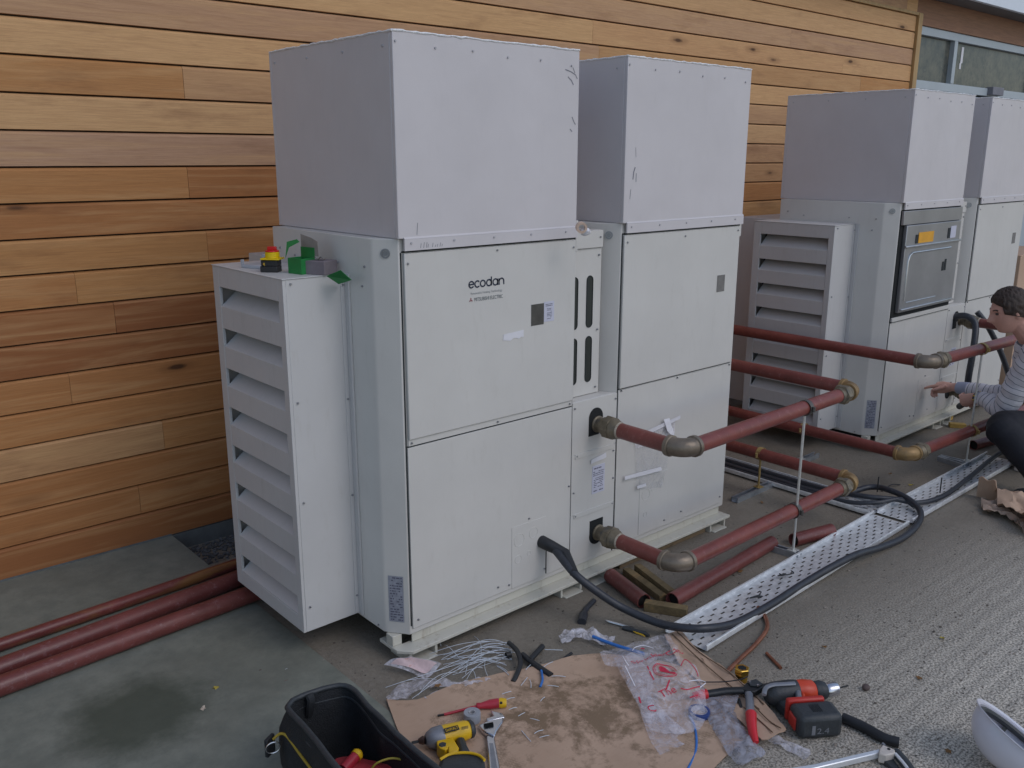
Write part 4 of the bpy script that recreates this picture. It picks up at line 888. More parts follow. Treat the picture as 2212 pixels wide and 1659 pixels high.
# clear packet with leaflet, by the corner foot
root = thing('leaflet_packet', 'clear packet holding a pinkish printed leaflet, by the near corner foot', 'packet', G(895,1440))
A, B_, C_, D_ = Z4(1105,560,.03), Z4(1330,465,.07), Z4(1612,570,.03), Z4(1440,680,.012)
k = MB(); k.grid(lambda s, t: (A.lerp(B_, s)).lerp(D_.lerp(C_, s), t)+V(0,0,.010*math.sin(5*s+3*t)), 8, 8); build(k, 'packet', M_CLEARW, root)
A, B_, C_, D_ = Z4(1160,560,.034), Z4(1335,475,.074), Z4(1565,570,.034), Z4(1430,635,.02)
k = MB(); k.grid(lambda s, t: (A.lerp(B_, s)).lerp(D_.lerp(C_, s), t)+V(0,0,.010*math.sin(5*s+3*t)+.002), 8, 8); build(k, 'leaflet', mat('pink_leaflet', (.66,.50,.50), .7, 0, .12, 60, spots=(.60,.22,.14), spot_amt=.42, spot_scale=45), root)
# hardware bag
root = thing('hardware_bag', 'long clear bag of dark screws lying across the cardboard edge', 'bag of screws', G(1590,1560))
pl = [(180,735),(420,672),(560,670),(500,760),(540,930),(640,1080),(800,1240),(560,1355),(430,1230),(330,1060),(235,880)]
k = MB(); sheet(k, [Z6(x, y, .02) for x, y in pl], .022, .012, 12, 5, 70, 14, True, dome=.016); build(k, 'bag', M_CLEARD, root)
k = MB(); rnd = random.Random(9)
pin = [Z6(x, y, .012) for x, y in ((290,850),(440,800),(520,960),(600,1100),(560,1230),(430,1150),(350,1000))]; cx_ = sum(pin, Vector())/7
for i in range(230):
    p = pin[rnd.randrange(7)].lerp(cx_, rnd.random()**.7); q = pin[rnd.randrange(7)]; p = p.lerp(q, rnd.random()*.35); a = rnd.random()*6.28; L_ = .007
    z = rnd.uniform(.006, .018); k.tube([(p.x, p.y, z), (p.x+L_*math.cos(a), p.y+L_*math.sin(a), z+rnd.uniform(-.003,.003))], [.003, .0016], 5)
tag(build(k, 'dark_screws', mat('dark_screw_heap', (.075,.07,.085), .5, .3, .3, 60), root), kind='stuff')
# document sleeves taped on the near unit
def film_on_panel(name, label, pts, m, y=-.012, n=10, amp=.006):
    P = [FY(u, v, y) for u, v in pts]; k = MB(); A, B_, C_, D_ = P
    def f(s, t): p = (A.lerp(B_, s)).lerp(D_.lerp(C_, s), t); return p + V(0, -amp*abs(math.sin(7*s+2*t))*(t*.6+.1)-amp*.3*math.sin(13*s*t), 0)
    k.grid(f, n, n); return build(k, name, m)
root = thing('document_sleeve', 'clear document sleeve taped to the near unit behind the elbow pipe', 'document sleeve', FY(1400,990,-.012))
def onto(mbobj):
    L = ORG[root.name]; mbobj.location = mbobj.location - L; mbobj.parent = root; return mbobj
onto(film_on_panel('sleeve', '', [(1368,948),(1458,908),(1455,950),(1372,968)], M_CLEARW, -.010)); onto(film_on_panel('sleeve', '', [(1372,968),(1452,946),(1430,1052),(1374,1058)], clear_mat('thin_film', (.6,.6,.64), .22), -.010))
for q in ([(1366,945),(1470,897),(1469,905),(1367,953)], [(1350,1029),(1428,1008),(1430,1016),(1349,1037)], [(1376,1050),(1395,1044),(1396,1050),(1377,1056)]):
    onto(film_on_panel('tape_strip', '', q, M_TAPE, -.019, 6, .002))
onto(film_on_panel('sleeve_glint', '', [(1434,906),(1446,903),(1458,948),(1440,930)], M_GLINT, -.022, 6, .006))  # painted glint on the sleeve film
# ------------------------------------------------------------------ cable ties, one by one
M_TIE = mat('white_cable_tie', (.58,.62,.68), .4, 0, .08, 40); rnd = random.Random(14)
def tie(p0, p1, bend, z, w_=.0028, m=None, label='thin white cable tie in the tangle on the ground left of the black offcuts', grp='cable ties tangled on the ground'):
    d = p1-p0; n = Vector((-d.y, d.x, 0)); Q = [p0+d*t+n*bend*math.sin(math.pi*t)+V(0,0,z*(.3+math.sin(math.pi*t))) for t in (0,.15,.3,.45,.6,.75,.9,1)]
    for q in Q: q.z = max(q.z, .002)
    k = MB(); k.tube(spline(Q, 3), w_/2, 6); tag(build(k, 'cable_tie', m or M_TIE), label, 'cable tie', grp)
base = [((1120,770),(1900,520)),((1350,870),(2212,500)),((1480,500),(2150,390)),((1650,530),(2212,440)),((1620,570),(2150,560)),((1600,680),(2180,430)),((1930,410),(2212,370)),((1885,320),(1940,520)),((1540,640),(2080,450)),
        ((1700,560),(2212,520)),((1780,690),(2212,470)),((1620,400),(1760,520)),((1590,370),(1600,410)),((1990,520),(2010,680)),((1800,540),(1810,650)),((1640,480),(2212,520)),((1400,840),(1740,640)),((1560,620),(1960,540)),((1820,700),(1960,600)),((2040,430),(2212,440)),((1750,600),(2190,470)),((1680,500),(2100,560)),((1500,480),(2050,370)),((2080,570),(2212,660)),((1180,740),(1560,690)),((1700,650),(2160,500)),((1860,600),(1900,700)),((1600,520),(2212,455))]
for (a, b) in base: tie(Z4(*a), Z4(*b), rnd.uniform(-.10, .10), rnd.uniform(.004, .03), .0020)
for i in range(10):
    a = Z4(rnd.uniform(1600,1900), rnd.uniform(460,680)); b = a + V(rnd.uniform(.12,.25)*1, rnd.uniform(-.14,.02), 0); tie(a, b, rnd.uniform(-.15,.15), rnd.uniform(.01,.035), .0020)
CUT = [((150,575),(250,650)),((355,740),(410,670)),((430,690),(440,760)),((250,950),(320,930)),((330,1005),(400,970)),((470,1155),(550,1125)),((515,1190),(620,1170)),((540,1015),(605,980)),((230,860),(300,845)),((190,815),(270,790)),((585,740),(680,750)),((620,660),(740,665)),((560,430),(715,435)),((360,1130),(440,1225)),((430,1025),(525,1050)),((550,580),(630,535)),((395,605),(440,560)),((515,890),(560,840))]
for a, b in CUT: tie(Z5(*a, .016), Z5(*b, .016), rnd.uniform(-.05,.05), .002, .0026, label='snipped white cable tie end lying on the muddy cardboard', grp='snipped tie ends on the cardboard')
tie(Z4(100,400), Z4(155,435), .05, .002, label='lone snipped tie end on the smooth slab', grp='ties on the slab'); tie(G(612,1691*0+1450), G(626,1444), .05, .002, .004, label='lone pale tie end by the stain on the smooth slab', grp='ties on the slab')
# ------------------------------------------------------------------ rubber and cable offcuts
def scrap(label, pts, r, m, name='rubber_offcut', cat='rubber offcut', grp='black heat-shrink offcuts', hollow=0, sx=1.0, z=.014):
    k = MB(); Q = spline([p if isinstance(p, Vector) else p for p in pts], 5); k.tube(Q, r, 12, True, hollow, sx); return tag(build(k, name, m), label, cat, grp)
scrap('curved split black sleeve standing in the tie tangle', [Z5(250,370,.03), Z5(320,440,.035), Z5(350,540,.03), Z5(320,640,.02), Z5(285,710,.012)], .0095, M_RUB)
scrap('straight black sleeve crossing under the curved one', [Z5(365,470,.02), Z5(480,560,.018), Z5(615,650,.014)], .0095, M_RUB, sx=1.3)
scrap('stubby ribbed black sleeve pointing up to the right', [Z5(430,520,.02), Z5(540,400,.02)], .011, M_RUB, hollow=.8)
scrap('short black ring of sleeve at the left of the black offcuts', [Z5(225,480,.015), Z5(265,470,.015)], .012, M_RUB, hollow=.8)
scrap('thin brown-black cable stub alone on the ground', [Z5(662,555,.008), Z5(790,460,.008)], .006, M_RUB)
scrap('flattened black sleeve lying alone below the unit rail', [Z5(985,5,.008), Z5(925,70,.010), Z5(900,110,.010), Z5(880,190,.012)], [.010]*6+[.011]*5+[.016]*5, M_CABLE, sx=1.2)
M_BLUE = mat('blue_cable', (.03,.16,.50), .4, 0, .15, 60); M_BLUED = mat('dark_blue_tape', (.02,.05,.20), .35)
scrap('blue cable stub poking from under the black sleeves', [Z5(530,610,.02), Z5(540,690,.018), Z5(520,750,.016)], .0045, M_BLUE, 'blue_cable', 'cable', None)
scrap('blue cable seen through the clear bag', [Z5(975,315,.03), Z5(1060,350,.03), Z5(1200,400,.03), Z5(1420,465,.03)], .0065, M_BLUE, 'blue_cable', 'cable', None)
scrap('blue cable snaking down the cardboard beside the bag of screws', [Z5(1810,1000,.02), Z5(1850,1080,.02), Z5(1870,1200,.018), Z5(1860,1320,.016), Z5(1800,1452,.016), Z5(1740,1540,.016)], .0042, M_BLUE, 'blue_cable', 'cable', None)
scrap('short length of black tube at the right of the drill battery', [Z6(1500,900,.018), Z6(1700,990,.018), Z6(1880,1090,.018), Z6(2020,1130,.018)], .0175, M_RUB, 'black_tube', 'tube', None, .8)
scrap('thin black wire running from the bag to the brass fitting', [Z6(185,572,.04), Z6(400,570,.035), Z6(560,548,.05), Z6(625,520,.06)], .0022, M_RUB, 'black_wire', 'wire', None)
def dark_twig(label, a, b, r=.0025): scrap(label, [a, (a+b)/2+V(0,0,.02), b], r, M_RUB, 'cut_tie', 'cable tie', 'black cut ties sticking up by the trays')
for a, b, l_ in (((2193,1230),(2187,1195),'black tie tail standing up on the cross tray cable'),((2350,1232),(2338,1190),'black tie tail standing up in the far tray'),((2205,1228),(2250,1212),'black tie lying on the ground beside the cross tray')):
    A = G(a[0]*.864, a[1]*.864, .05); B_ = A + V(.0, .0, .09) if 'up' in l_ else G(b[0]*.864, b[1]*.864, .006); dark_twig(l_, A if 'up' in l_ else G(a[0]*.864, a[1]*.864, .006), B_, .0035)
for i, (x, y, l_) in enumerate(((2010,1345,'black tie scribble on the near tray, farthest of three'),(1965,1440,'black tie scribble in the middle of the near tray'),(1895,1500,'black tie scribble nearest the open tray end'))):
    P0 = G(x*.864, y*.864, .018); rnd = random.Random(i); scrap(l_, [P0+V(rnd.uniform(-.05,.05), rnd.uniform(-.02,.02), rnd.uniform(0,.025)) for _ in range(6)], .0028, M_RUB, 'cut_tie', 'cable tie', 'black cut ties in the near tray')
# ------------------------------------------------------------------ hand tools
M_REDH = mat('red_handle', (.42,.025,.045), .38, 0, .08, 20); M_YELH = mat('yellow_plastic', (.72,.44,.01), .38, 0, .06, 20); M_DGREY = mat('dark_grey_plastic', (.035,.04,.045), .5, 0, .2, 40, .3, 120)
M_GREYM = mat('grey_metal_housing', (.25,.26,.29), .42, .4, .12, 30); M_CHROME = mat('satin_chrome', (.62,.63,.68), .25, 1.0, .08, 30); M_BLKM = mat('black_steel', (.03,.032,.035), .4, .4, .3, 30)
root = thing('screwdriver', 'long red insulated screwdriver with a yellow end cap, on the cardboard', 'screwdriver', Z4(1850,950))
a, b, c, d = Z4(1625,990,.022), Z4(1905,920,.028), Z4(2100,890,.032), Z4(2165,890,.032)
k = MB(); k.tube([a, b], .0050, 10); build(k, 'insulated_shaft', M_REDH, root)
k = MB(); k.tube([Z4(1570,1000,.021), a], .0038, 8); build(k, 'blade', M_BLKM, root)
k = MB(); e = (c-b); k.tube([b, b+e*.06, b+e*.2, b+e*.6, c], [.010,.012,.010,.0165,.0165], 14); build(k, 'handle', M_REDH, root)
k = MB(); k.tube([c+(d-c)*.02, c+(d-c)*.3, d], [.0165,.018,.014], 14); build(k, 'end_cap', M_YELH, root); k = MB(); k.lathe([(.005,0),(.005,.004)], 12, Z4(2118,893,.049)); build(k, 'hanging_hole', M_BLKM, root)
root = thing('tape_roll', 'grey roll of tape lying between the screwdriver and the adjustable spanner', 'tape roll', Z4(1870,1030))
c = Z4(1868,1005,.03); k = MB(); k.lathe([(.013,.03),(.0285,.03),(.029,.028),(.029,-.012),(.013,-.012)], 30, (c.x, c.y, .016), cap=False); build(k, 'tape', mat('grey_pvc_tape', (.30,.32,.36), .35, 0, .08, 30), root)
k = MB(); k.lathe([(.0125,.031),(.0095,.031),(.0095,-.01),(.0125,-.01)], 24, (c.x, c.y, .016), cap=False); build(k, 'tape_core', mat('tape_core', (.42,.42,.44), .6), root)
# adjustable spanner
root = thing('adjustable_spanner', 'steel adjustable spanner lying on the cardboard below the tape roll', 'spanner', Z4(2030,1200))
k = MB(); ext(k, [Z4(x, y, .03) for x, y in ((1925,1085),(1990,1050),(2140,1015),(2130,1060),(2080,1130),(2060,1180),(1990,1150),(1950,1120))], .014, .032); build(k, 'jaw_body', M_CHROME, root, bevel=.004)
k = MB(); ext(k, [Z4(x, y, .03) for x, y in ((1990,1150),(2062,1178),(2075,1250),(2120,1500),(2150,1640),(2030,1660),(2015,1450),(1998,1250))], .012, .026); build(k, 'handle', M_CHROME, root, bevel=.004)
k = MB(); ext(k, [Z4(x, y, .03) for x, y in ((2015,1230),(2048,1228),(2092,1480),(2120,1620),(2055,1630),(2035,1450))], .0262, .0268); build(k, 'handle_recess', M_GREYM, root)
k = MB(); ext(k, [Z4(x, y, .03) for x, y in ((2025,950),(2060,960),(2130,975),(2150,1012),(2000,1045),(1990,1020),(2055,1000))], .014, .030); build(k, 'movable_jaw', M_CHROME, root, bevel=.003)
k = MB(); a, b = Z4(1970,1090,.034), Z4(2050,1075,.034); k.tube([a.lerp(b, i/16) for i in range(17)], [.009 if i % 2 else .0065 for i in range(17)], 12); build(k, 'knurl', M_BLKM, root, ang=20)
# impact driver
root = thing('impact_driver', 'small yellow and grey cordless impact driver lying on the cardboard', 'impact driver', Z4(1700,1250))
a, b = Z4(1465,1215,.05), Z4(1870,1110,.05); d = (b-a)
k = MB(); k.tube([a, a+d*.04, a+d*.16, a+d*.36], [.016,.024,.034,.036], 20); build(k, 'gear_case', M_GREYM, root)
k = MB(); k.tube([Z4(1345,1235,.046), Z4(1405,1222,.047)], .0045, 6); build(k, 'bit', M_BLKM, root); k = MB(); k.tube([Z4(1405,1222,.047), Z4(1440,1213,.048), a], [.008,.014,.012], 14); build(k, 'chuck', mat('bronze_chuck', (.10,.06,.05), .4, .6), root)
k = MB(); k.tube([a+d*.362, a+d*.60, a+d*.86, a+d*.93], [.034,.033,.031,.027], 20); build(k, 'motor_housing', M_YELH, root)
k = MB(); k.tube([a+d*.932, a+d*.99, a+d*1.03], [.030,.029,.022], 18); build(k, 'rear_cap', M_DGREY, root)
k = MB(); ext(k, [Z4(x, y, .06) for x, y in ((1560,1215),(1700,1190),(1730,1240),(1755,1280),(1740,1310),(1665,1325),(1660,1280),(1640,1300),(1590,1285),(1562,1250))], .02, .062); build(k, 'trigger_guard', M_YELH, root, bevel=.006)
k = MB(); ext(k, [Z4(x, y, .06) for x, y in ((1580,1245),(1610,1232),(1645,1240),(1640,1270),(1600,1278),(1580,1265))], .03, .0635); build(k, 'trigger', M_DGREY, root, bevel=.002)
k = MB(); ext(k, [Z4(x, y, .06) for x, y in ((1725,1180),(1800,1170),(1820,1230),(1870,1330),(1730,1345),(1760,1290))], .016, .060); build(k, 'grip', M_DGREY, root, bevel=.010)
k = MB(); ext(k, [Z4(x, y, .07) for x, y in ((1590,1370),(1680,1325),(1800,1312),(1920,1330),(1975,1372),(1990,1480),(1960,1640),(1600,1650),(1560,1480))], .012, .075); bt = build(k, 'battery', M_DGREY, root, bevel=.014)
k = MB(); k.tube(spline([Z4(x, y, .080) for x, y in ((1590,1380),(1660,1338),(1740,1322),(1850,1322),(1930,1345),(1975,1385))], 4), .0045, 8); build(k, 'yellow_trim', M_YELH, root)
k = MB(); k.box(-.024, .024, -.009, .009, 0, .002); c = Z4(1690,1118,.084); ang = math.atan2(d.y, d.x); k.xf(Matrix.Translation(c) @ Matrix.Rotation(ang, 4, 'Z') @ Matrix.Rotation(.25, 4, 'X')); nb = build(k, 'name_plate', M_BLKM, root)
vs, fs = text_mesh('DeWALT', .016, Matrix.Translation(c) @ Matrix.Rotation(ang, 4, 'Z') @ Matrix.Rotation(.25, 4, 'X') @ Matrix.Translation((-.021, -.006, .0028)), .042); k = MB(); k.add(vs, fs); build(k, 'lettering', M_YELH, nb)
for x in (0, 1, 2): k = MB(); k.ribbon([Z4(1775, 1100+x*14, .082), Z4(1835, 1088+x*14, .082)], .003, (0,0,1), .002*x); build(k, 'vent_slot', M_BLKM, root)
# cordless drill
root = thing('cordless_drill', 'large grey, red and black cordless drill lying on its side on the rough concrete', 'drill', Z6(1150,900))
a, b = Z6(790,690,.05), Z6(1075,655,.05); c, d, e, f_ = Z6(1235,650,.05), Z6(1345,650,.05), Z6(1455,630,.05), Z6(1550,605,.05); ax = (c-a).normalized()
k = MB(); k.tube([a, a+ax*.012, a+ax*.03, b-ax*.02, b], [.024,.036,.042,.041,.039], 22); build(k, 'motor_housing', M_DGREY, root)
k = MB(); k.tube([b+ax*.001, b+ax*.02, c-ax*.008, c], [.037,.039,.037,.030], 22); build(k, 'gear_case', mat('orange_red_plastic', (.62,.06,.02), .38), root)
k = MB(); k.tube([c+ax*.0005, c+ax*.02, d-ax*.004, d], [.031,.034,.030,.025], 20); build(k, 'torque_collar', M_DGREY, root)
k = MB(); k.tube([d+ax*.0005, d+ax*.006, e-ax*.006, e], [.022,.025,.023,.018], 20); build(k, 'chuck', M_CHROME, root); k = MB(); k.tube([e, f_], .0028, 8); build(k, 'drill_bit', M_BLKM, root)
k = MB(); k.tube(spline([Z6(775,690,.088), Z6(790,630,.092), Z6(850,600,.093), Z6(950,592,.094), Z6(1060,585,.092)], 4), [.006]*17, 8, sx=1.4); build(k, 'silver_band', M_GREYM, root)
k = MB(); ext(k, [Z6(x, y, .06) for x, y in ((1055,660),(1105,650),(1120,720),(1145,820),(1095,830),(1070,740))], .03, .075); build(k, 'grip_side', M_GREYM, root, bevel=.006)
k = MB(); ext(k, [Z6(x, y, .06) for x, y in ((1110,700),(1150,695),(1165,760),(1200,820),(1150,830))], .03, .072); build(k, 'grip', mat('orange_red_grip', (.60,.06,.02), .4), root, bevel=.006)
k = MB(); k.tube([Z6(1150,730,.06), Z6(1190,760,.055)], .012, 12); build(k, 'trigger', M_DGREY, root)
k = MB(); ext(k, [Z6(x, y, .05) for x, y in ((880,720),(1050,700),(1080,840),(1060,870),(1000,830))], .006, .05); build(k, 'grip_back', M_DGREY, root, bevel=.008)
p, q = Z6(1095,1125), Z6(1495,1095); ex = (q-p).normalized(); ey = Vector((-ex.y, ex.x, 0)); L_ = (q-p).length; M = Matrix(((ex.x,ey.x,0,p.x),(ex.y,ey.y,0,p.y),(0,0,1,0),(0,0,0,1)))
k = MB(); k.box(0, L_, 0, .095, .004, .088); k.xf(M); bt = build(k, 'battery', M_DGREY, root, bevel=.016)
k = MB(); k.box(-.004, L_*.86, .0955, .118, .012, .092); k.xf(M); build(k, 'foot_plate', mat('red_plastic', (.50,.03,.02), .4), root, bevel=.008)
k = MB(); k.box(-.006, .012, .03, .08, .02, .066); k.xf(M); build(k, 'release_button', mat('red_button', (.50,.03,.02), .4), bt, bevel=.004)
k = MB(); k.box(L_*.28, L_*.36, -.0012, .0, .022, .056); k.xf(M); build(k, 'battery_label', M_GREYM, bt)
vs, fs = text_mesh('2.4', .03, M @ Matrix.Translation((L_*.39, -.0015, .026)) @ Matrix.Rotation(math.pi/2, 4, 'X'), .042); k = MB(); k.add(vs, fs); build(k, 'battery_lettering', M_GREYM, bt)
k = MB()
for i in range(6): k.box(L_*.38+i*.006, L_*.38+i*.006+.003, .03, .07, .0885, .0895)
k.xf(M); build(k, 'grip_ridges', M_BLKM, bt)
# cutters with red handles
root = thing('cable_cutters', 'black ratchet cable cutters with two red handles, spread open beside the drill', 'cutters', Z6(640,650))
k = MB(); ext(k, [Z6(x, y, .05) for x, y in ((590,600),(640,560),(700,545),(760,590),(860,572),(800,600),(740,640),(690,665),(620,660),(580,640))], .030, .052); build(k, 'cutter_head', M_BLKM, root, bevel=.003)
k = MB(); ext(k, [Z6(x, y, .05) for x, y in ((620,580),(700,560),(760,600),(730,625),(650,620))], .0525, .058); build(k, 'ratchet_plate', M_DGREY, root, bevel=.002)
for x, y in ((643,572),(718,605)): k = MB(); p = Z6(x, y, .058); k.lathe([(.0045,0),(.004,.004)], 12, p); build(k, 'pivot_rivet', M_CHROME, root)
k = MB(); k.tube([Z6(600,650,.04), Z6(420,655,.038), Z6(235,685,.035)], .0125, 12, sx=1.2); build(k, 'arm', M_BLKM, root)
k = MB(); k.tube([Z6(245,682,.036), Z6(190,690,.036), Z6(120,700,.034)], [.018,.017,.012], 14); build(k, 'handle', mat('bright_red_grip', (.62,.02,.03), .35), root)
k = MB(); k.tube([Z6(630,640,.04), Z6(645,760,.04), Z6(648,870,.04)], .012, 10, sx=1.2); build(k, 'arm', M_GREYM, root)
k = MB(); k.tube([Z6(655,868,.045), Z6(660,960,.045), Z6(672,1040,.042), Z6(700,1130,.03)], [.019,.0165,.015,.010], 14); build(k, 'handle', mat('bright_red_grip', (.62,.02,.03), .35), root)
k = MB(); ext(k, [Z6(x, y, .03) for x, y in ((530,720),(555,718),(600,860),(610,880),(570,885))], .014, .03); build(k, 'return_lever', M_BLKM, root, bevel=.002)
# brass fitting
root = thing('brass_fitting', 'shiny brass gland nut standing at the cardboard corner near the drill', 'brass fitting', Z6(565,560))
c = Z6(565,560); k = MB(); k.tube([c, c+V(0,0,.001), c+V(0,0,.030)], [.020,.022,.022], 20, True, .78); build(k, 'sleeve', M_BRASS, root)
k = MB(); k.tube([c+V(0,0,.0302), c+V(0,0,.032), c+V(0,0,.052), c+V(0,0,.054)], [.025,.028,.028,.025], 6, True, .68); build(k, 'hex_nut', M_BRASS, root, ang=25)
k = MB(); k.tube([c+V(0,0,.004), c+V(0,0,.0535)], .0165, 16); build(k, 'bore', M_BLACKIN, root)
# hacksaw
root = thing('hacksaw', 'silver-framed hacksaw lying at the bottom edge of the concrete yard', 'hacksaw', Z6(1600,1270))
k = MB(); ext(k, [Z6(x, y, .035) for x, y in ((700,1405),(1230,1325),(1850,1180),(1865,1215),(1240,1364),(760,1450))], .012, .034); build(k, 'frame_bar', mat('bare_aluminium', (.80,.82,.85), .3, .5, .05, 20), root, bevel=.003)
k = MB(); ext(k, [Z6(x, y, .04) for x, y in ((1835,1190),(1870,1150),(1900,1165),(1980,1195),(1985,1230),(1900,1250),(1835,1235))], .008, .042); build(k, 'end_bracket', mat('worn_cream_paint', (.62,.56,.50), .5, 0, .15, 40, spots=(.2,.18,.17), spot_amt=.4, spot_scale=40), root, bevel=.004)
k = MB(); p = Z6(1925,1190,.0425); k.lathe([(.005,0),(.005,.001)], 12, p); build(k, 'bolt_hole', M_BLACKIN, root); k = MB(); k.tube([Z6(1868,1140,.03), Z6(1890,1165,.03)], .005, 8); build(k, 'peg', M_GREYM, root)
k = MB(); k.tube([Z6(1985,1220,.025), Z6(2060,1300,.025), Z6(2130,1400,.025), Z6(2190,1500,.025)], .014, 12, sx=1.3); hd = build(k, 'handle', M_DGREY, root); k = MB(); k.tube([Z6(1985,1232,.036), Z6(2050,1305,.036), Z6(2100,1370,.036)], .005, 8); build(k, 'handle_stripe', mat('bare_aluminium_strip', (.78,.80,.84), .3, .4), hd)
k = MB(); ext(k, [Z6(x, y, .03) for x, y in ((1850,1240),(1960,1238),(2060,1380),(2030,1400))], .006, .020); build(k, 'blade_holder', M_DGREY, root, bevel=.002)
# stylus / pencil knife on the ground by the tray
root = thing('tubular_knife', 'slim silver and black trimming knife on the ground by the tray end', 'knife', Z5(1250,240))
k = MB(); k.tube([Z5(1085,175,.008), Z5(1120,188,.008), Z5(1330,245,.008)], [.002,.0055,.0055], 8); build(k, 'blade_sleeve', M_CHROME, root); k = MB(); k.tube([Z5(1235,240,.008), Z5(1430,290,.008), Z5(1460,310,.008)], [.009,.009,.006], 10); hd = build(k, 'handle', M_DGREY, root)
for i in range(6): k = MB(); p = Z5(1300+i*14, 262+i*5, .010); k.tube([p+V(.004,-.012,0), p+V(.008,-.028,-.006)], .0018, 5); build(k, 'yellow_bristle', M_YELH, hd)
# rolls of blue tape under the bag
root = thing('tape_roll', 'dark blue roll of tape half under the clear bag', 'tape roll', Z5(1890,1030)); c = Z5(1890,1030)
k = MB(); k.lathe([(.028,.0),(.036,.0),(.037,.002),(.037,.018),(.036,.020),(.028,.020)], 28, (c.x, c.y, .016), cap=False); build(k, 'tape', M_BLUED, root); k = MB(); k.lathe([(.0278,.001),(.026,.001),(.026,.019),(.0278,.019)], 28, (c.x, c.y, .016), cap=False); build(k, 'tape_core', M_LABEL, root)
# ------------------------------------------------------------------ hard hat, lying upside down
root = thing('hard_hat', 'white hard hat lying upside down at the lower right corner', 'hard hat', G(2225,1640))
c = G(2200, 1592, .115); _r, _u, _t = _R @ V(1,0,0), _R @ V(0,1,0), _R @ V(0,0,1); _L = (_r*.77-_u*.60+_t*.12).normalized(); _N = (_r*.58+_u*.74+_t*.24); _N = (_N-_L*_N.dot(_L)).normalized(); _B = _N.cross(_L)
M = Matrix(((_L.x*-1,_B.x*-1,_N.x,c.x),(_L.y*-1,_B.y*-1,_N.y,c.y),(_L.z*-1,_B.z*-1,_N.z,c.z),(0,0,0,1)))
def shell(r0, z0, sc=1.0):
    k = MB(); n = 40; m = 12; 
    for j in range(m+1):
        t = math.pi/2*j/m
        for i in range(n): a = 2*math.pi*i/n; k.v.append(M @ Vector((.142*sc*math.cos(a)*math.cos(t), .112*sc*math.sin(a)*math.cos(t), z0-.118*sc*math.sin(t))))
    k.f = [(j*n+i, j*n+(i+1) % n, (j+1)*n+(i+1) % n, (j+1)*n+i) for j in range(m) for i in range(n)]; k.m = [0]*len(k.f); k.a = [0.0]*len(k.f); return k
M_HAT = mat('white_hat_plastic', (.66,.65,.72), .32, 0, .05, 6, coat=.3)
build(shell(0, 0), 'shell', M_HAT, root, solid=.004)
k = MB(); n = 48
for j, (g_, z) in enumerate(((0, 0), (1, .004), (1, .0075), (0, .0035))):
    for i in range(n):
        a = 2*math.pi*i/n; w2 = .012 + .045*max(0, math.cos(a-math.pi))**1.5; k.v.append(M @ Vector(((.142+g_*w2)*math.cos(a), (.112+g_*(w2 if abs(math.sin(a)) < .6 else .012))*math.sin(a), z+(.012 if g_ and w2 > .03 else 0))))
k.f = [(j*n+i, j*n+(i+1) % n, ((j+1) % 4)*n+(i+1) % n, ((j+1) % 4)*n+i) for j in range(4) for i in range(n)]; k.m = [0]*len(k.f); k.a = [0.0]*len(k.f); build(k, 'brim', M_HAT, root)
k = MB(); k.tube([M @ Vector((.125*math.cos(a), .095*math.sin(a), -.012)) for a in [2*math.pi*i/36 for i in range(37)]], .011, 8, False); build(k, 'headband', M_DGREY, root)
for s in (0, 1.57):
    k = MB(); k.tube([M @ Vector((.122*math.cos(t)*math.cos(s), .092*math.cos(t)*math.sin(s), -.012-.07*math.sin(t))) for t in [math.pi*i/12 for i in range(13)]], .008, 6, sx=.3); build(k, 'crown_strap', M_DGREY, root)
# ------------------------------------------------------------------ tool bag
M_BAG = mat('black_canvas', (.016,.018,.021), .75, 0, .35, 14, .8, 220, spots=(.06,.06,.06), spot_amt=.38, spot_scale=18); M_PIPING = mat('yellow_piping', (.38,.27,.03), .5)
root = thing('tool_bag', 'open black canvas tool bag with yellow piping, in front of the near unit', 'tool bag', G(760,1640))
H = .26
rim = [G(u, v, H) for u, v in ((620,1531),(632,1515),(662,1502),(700,1490),(733,1483),(752,1484),(768,1496),(800,1532),(860,1591),(905,1630),(938,1659))]
dirv = (G(938,1659,H)-G(760,1488,H)); dn = dirv.normalized(); rim += [rim[-1]+dn*.10, rim[-1]+dn*.19]
left = [G(725,1659,H)+dn*.19, G(725,1659,H)+dn*.10, G(725,1659,H), G(690,1612,H), G(655,1570,H), G(632,1545,H)]
end = rim[-1].lerp(left[0], .5)+dn*.03; loop = rim+[end]+left; cen = sum(loop, Vector())/len(loop); cen.z = 0
NL = 96; R_ = resample(loop, NL)
def ringat(f, z, wob=0.0, sd=0): return [Vector((cen.x+(p.x-cen.x)*f+wob*mn.noise(Vector((p.x*9, p.y*9, sd+z*5))), cen.y+(p.y-cen.y)*f+wob*mn.noise(Vector((p.x*9+5, p.y*9, sd+z*5))), z)) for p in R_]
def skin(rings, closed_end=None, name='x', m=None, par=None, solid=0):
    k = MB(); 
    for r in rings: k.v += r
    n = NL; k.f = [(j*n+i, j*n+(i+1) % n, (j+1)*n+(i+1) % n, (j+1)*n+i) for j in range(len(rings)-1) for i in range(n)]
    if closed_end: k.f.append(tuple((len(rings)-1)*n+i for i in range(n)))
    k.m = [0]*len(k.f); k.a = [0.0]*len(k.f); return build(k, name, m, par or root, ang=60, solid=solid)
skin([ringat(1.0, H, .004), ringat(1.07, H-.03, .012), ringat(1.17, H-.08, .020), ringat(1.23, H-.15, .022), ringat(1.20, .05, .018), ringat(1.08, .004, .01)], True, 'bag_body', M_BAG)
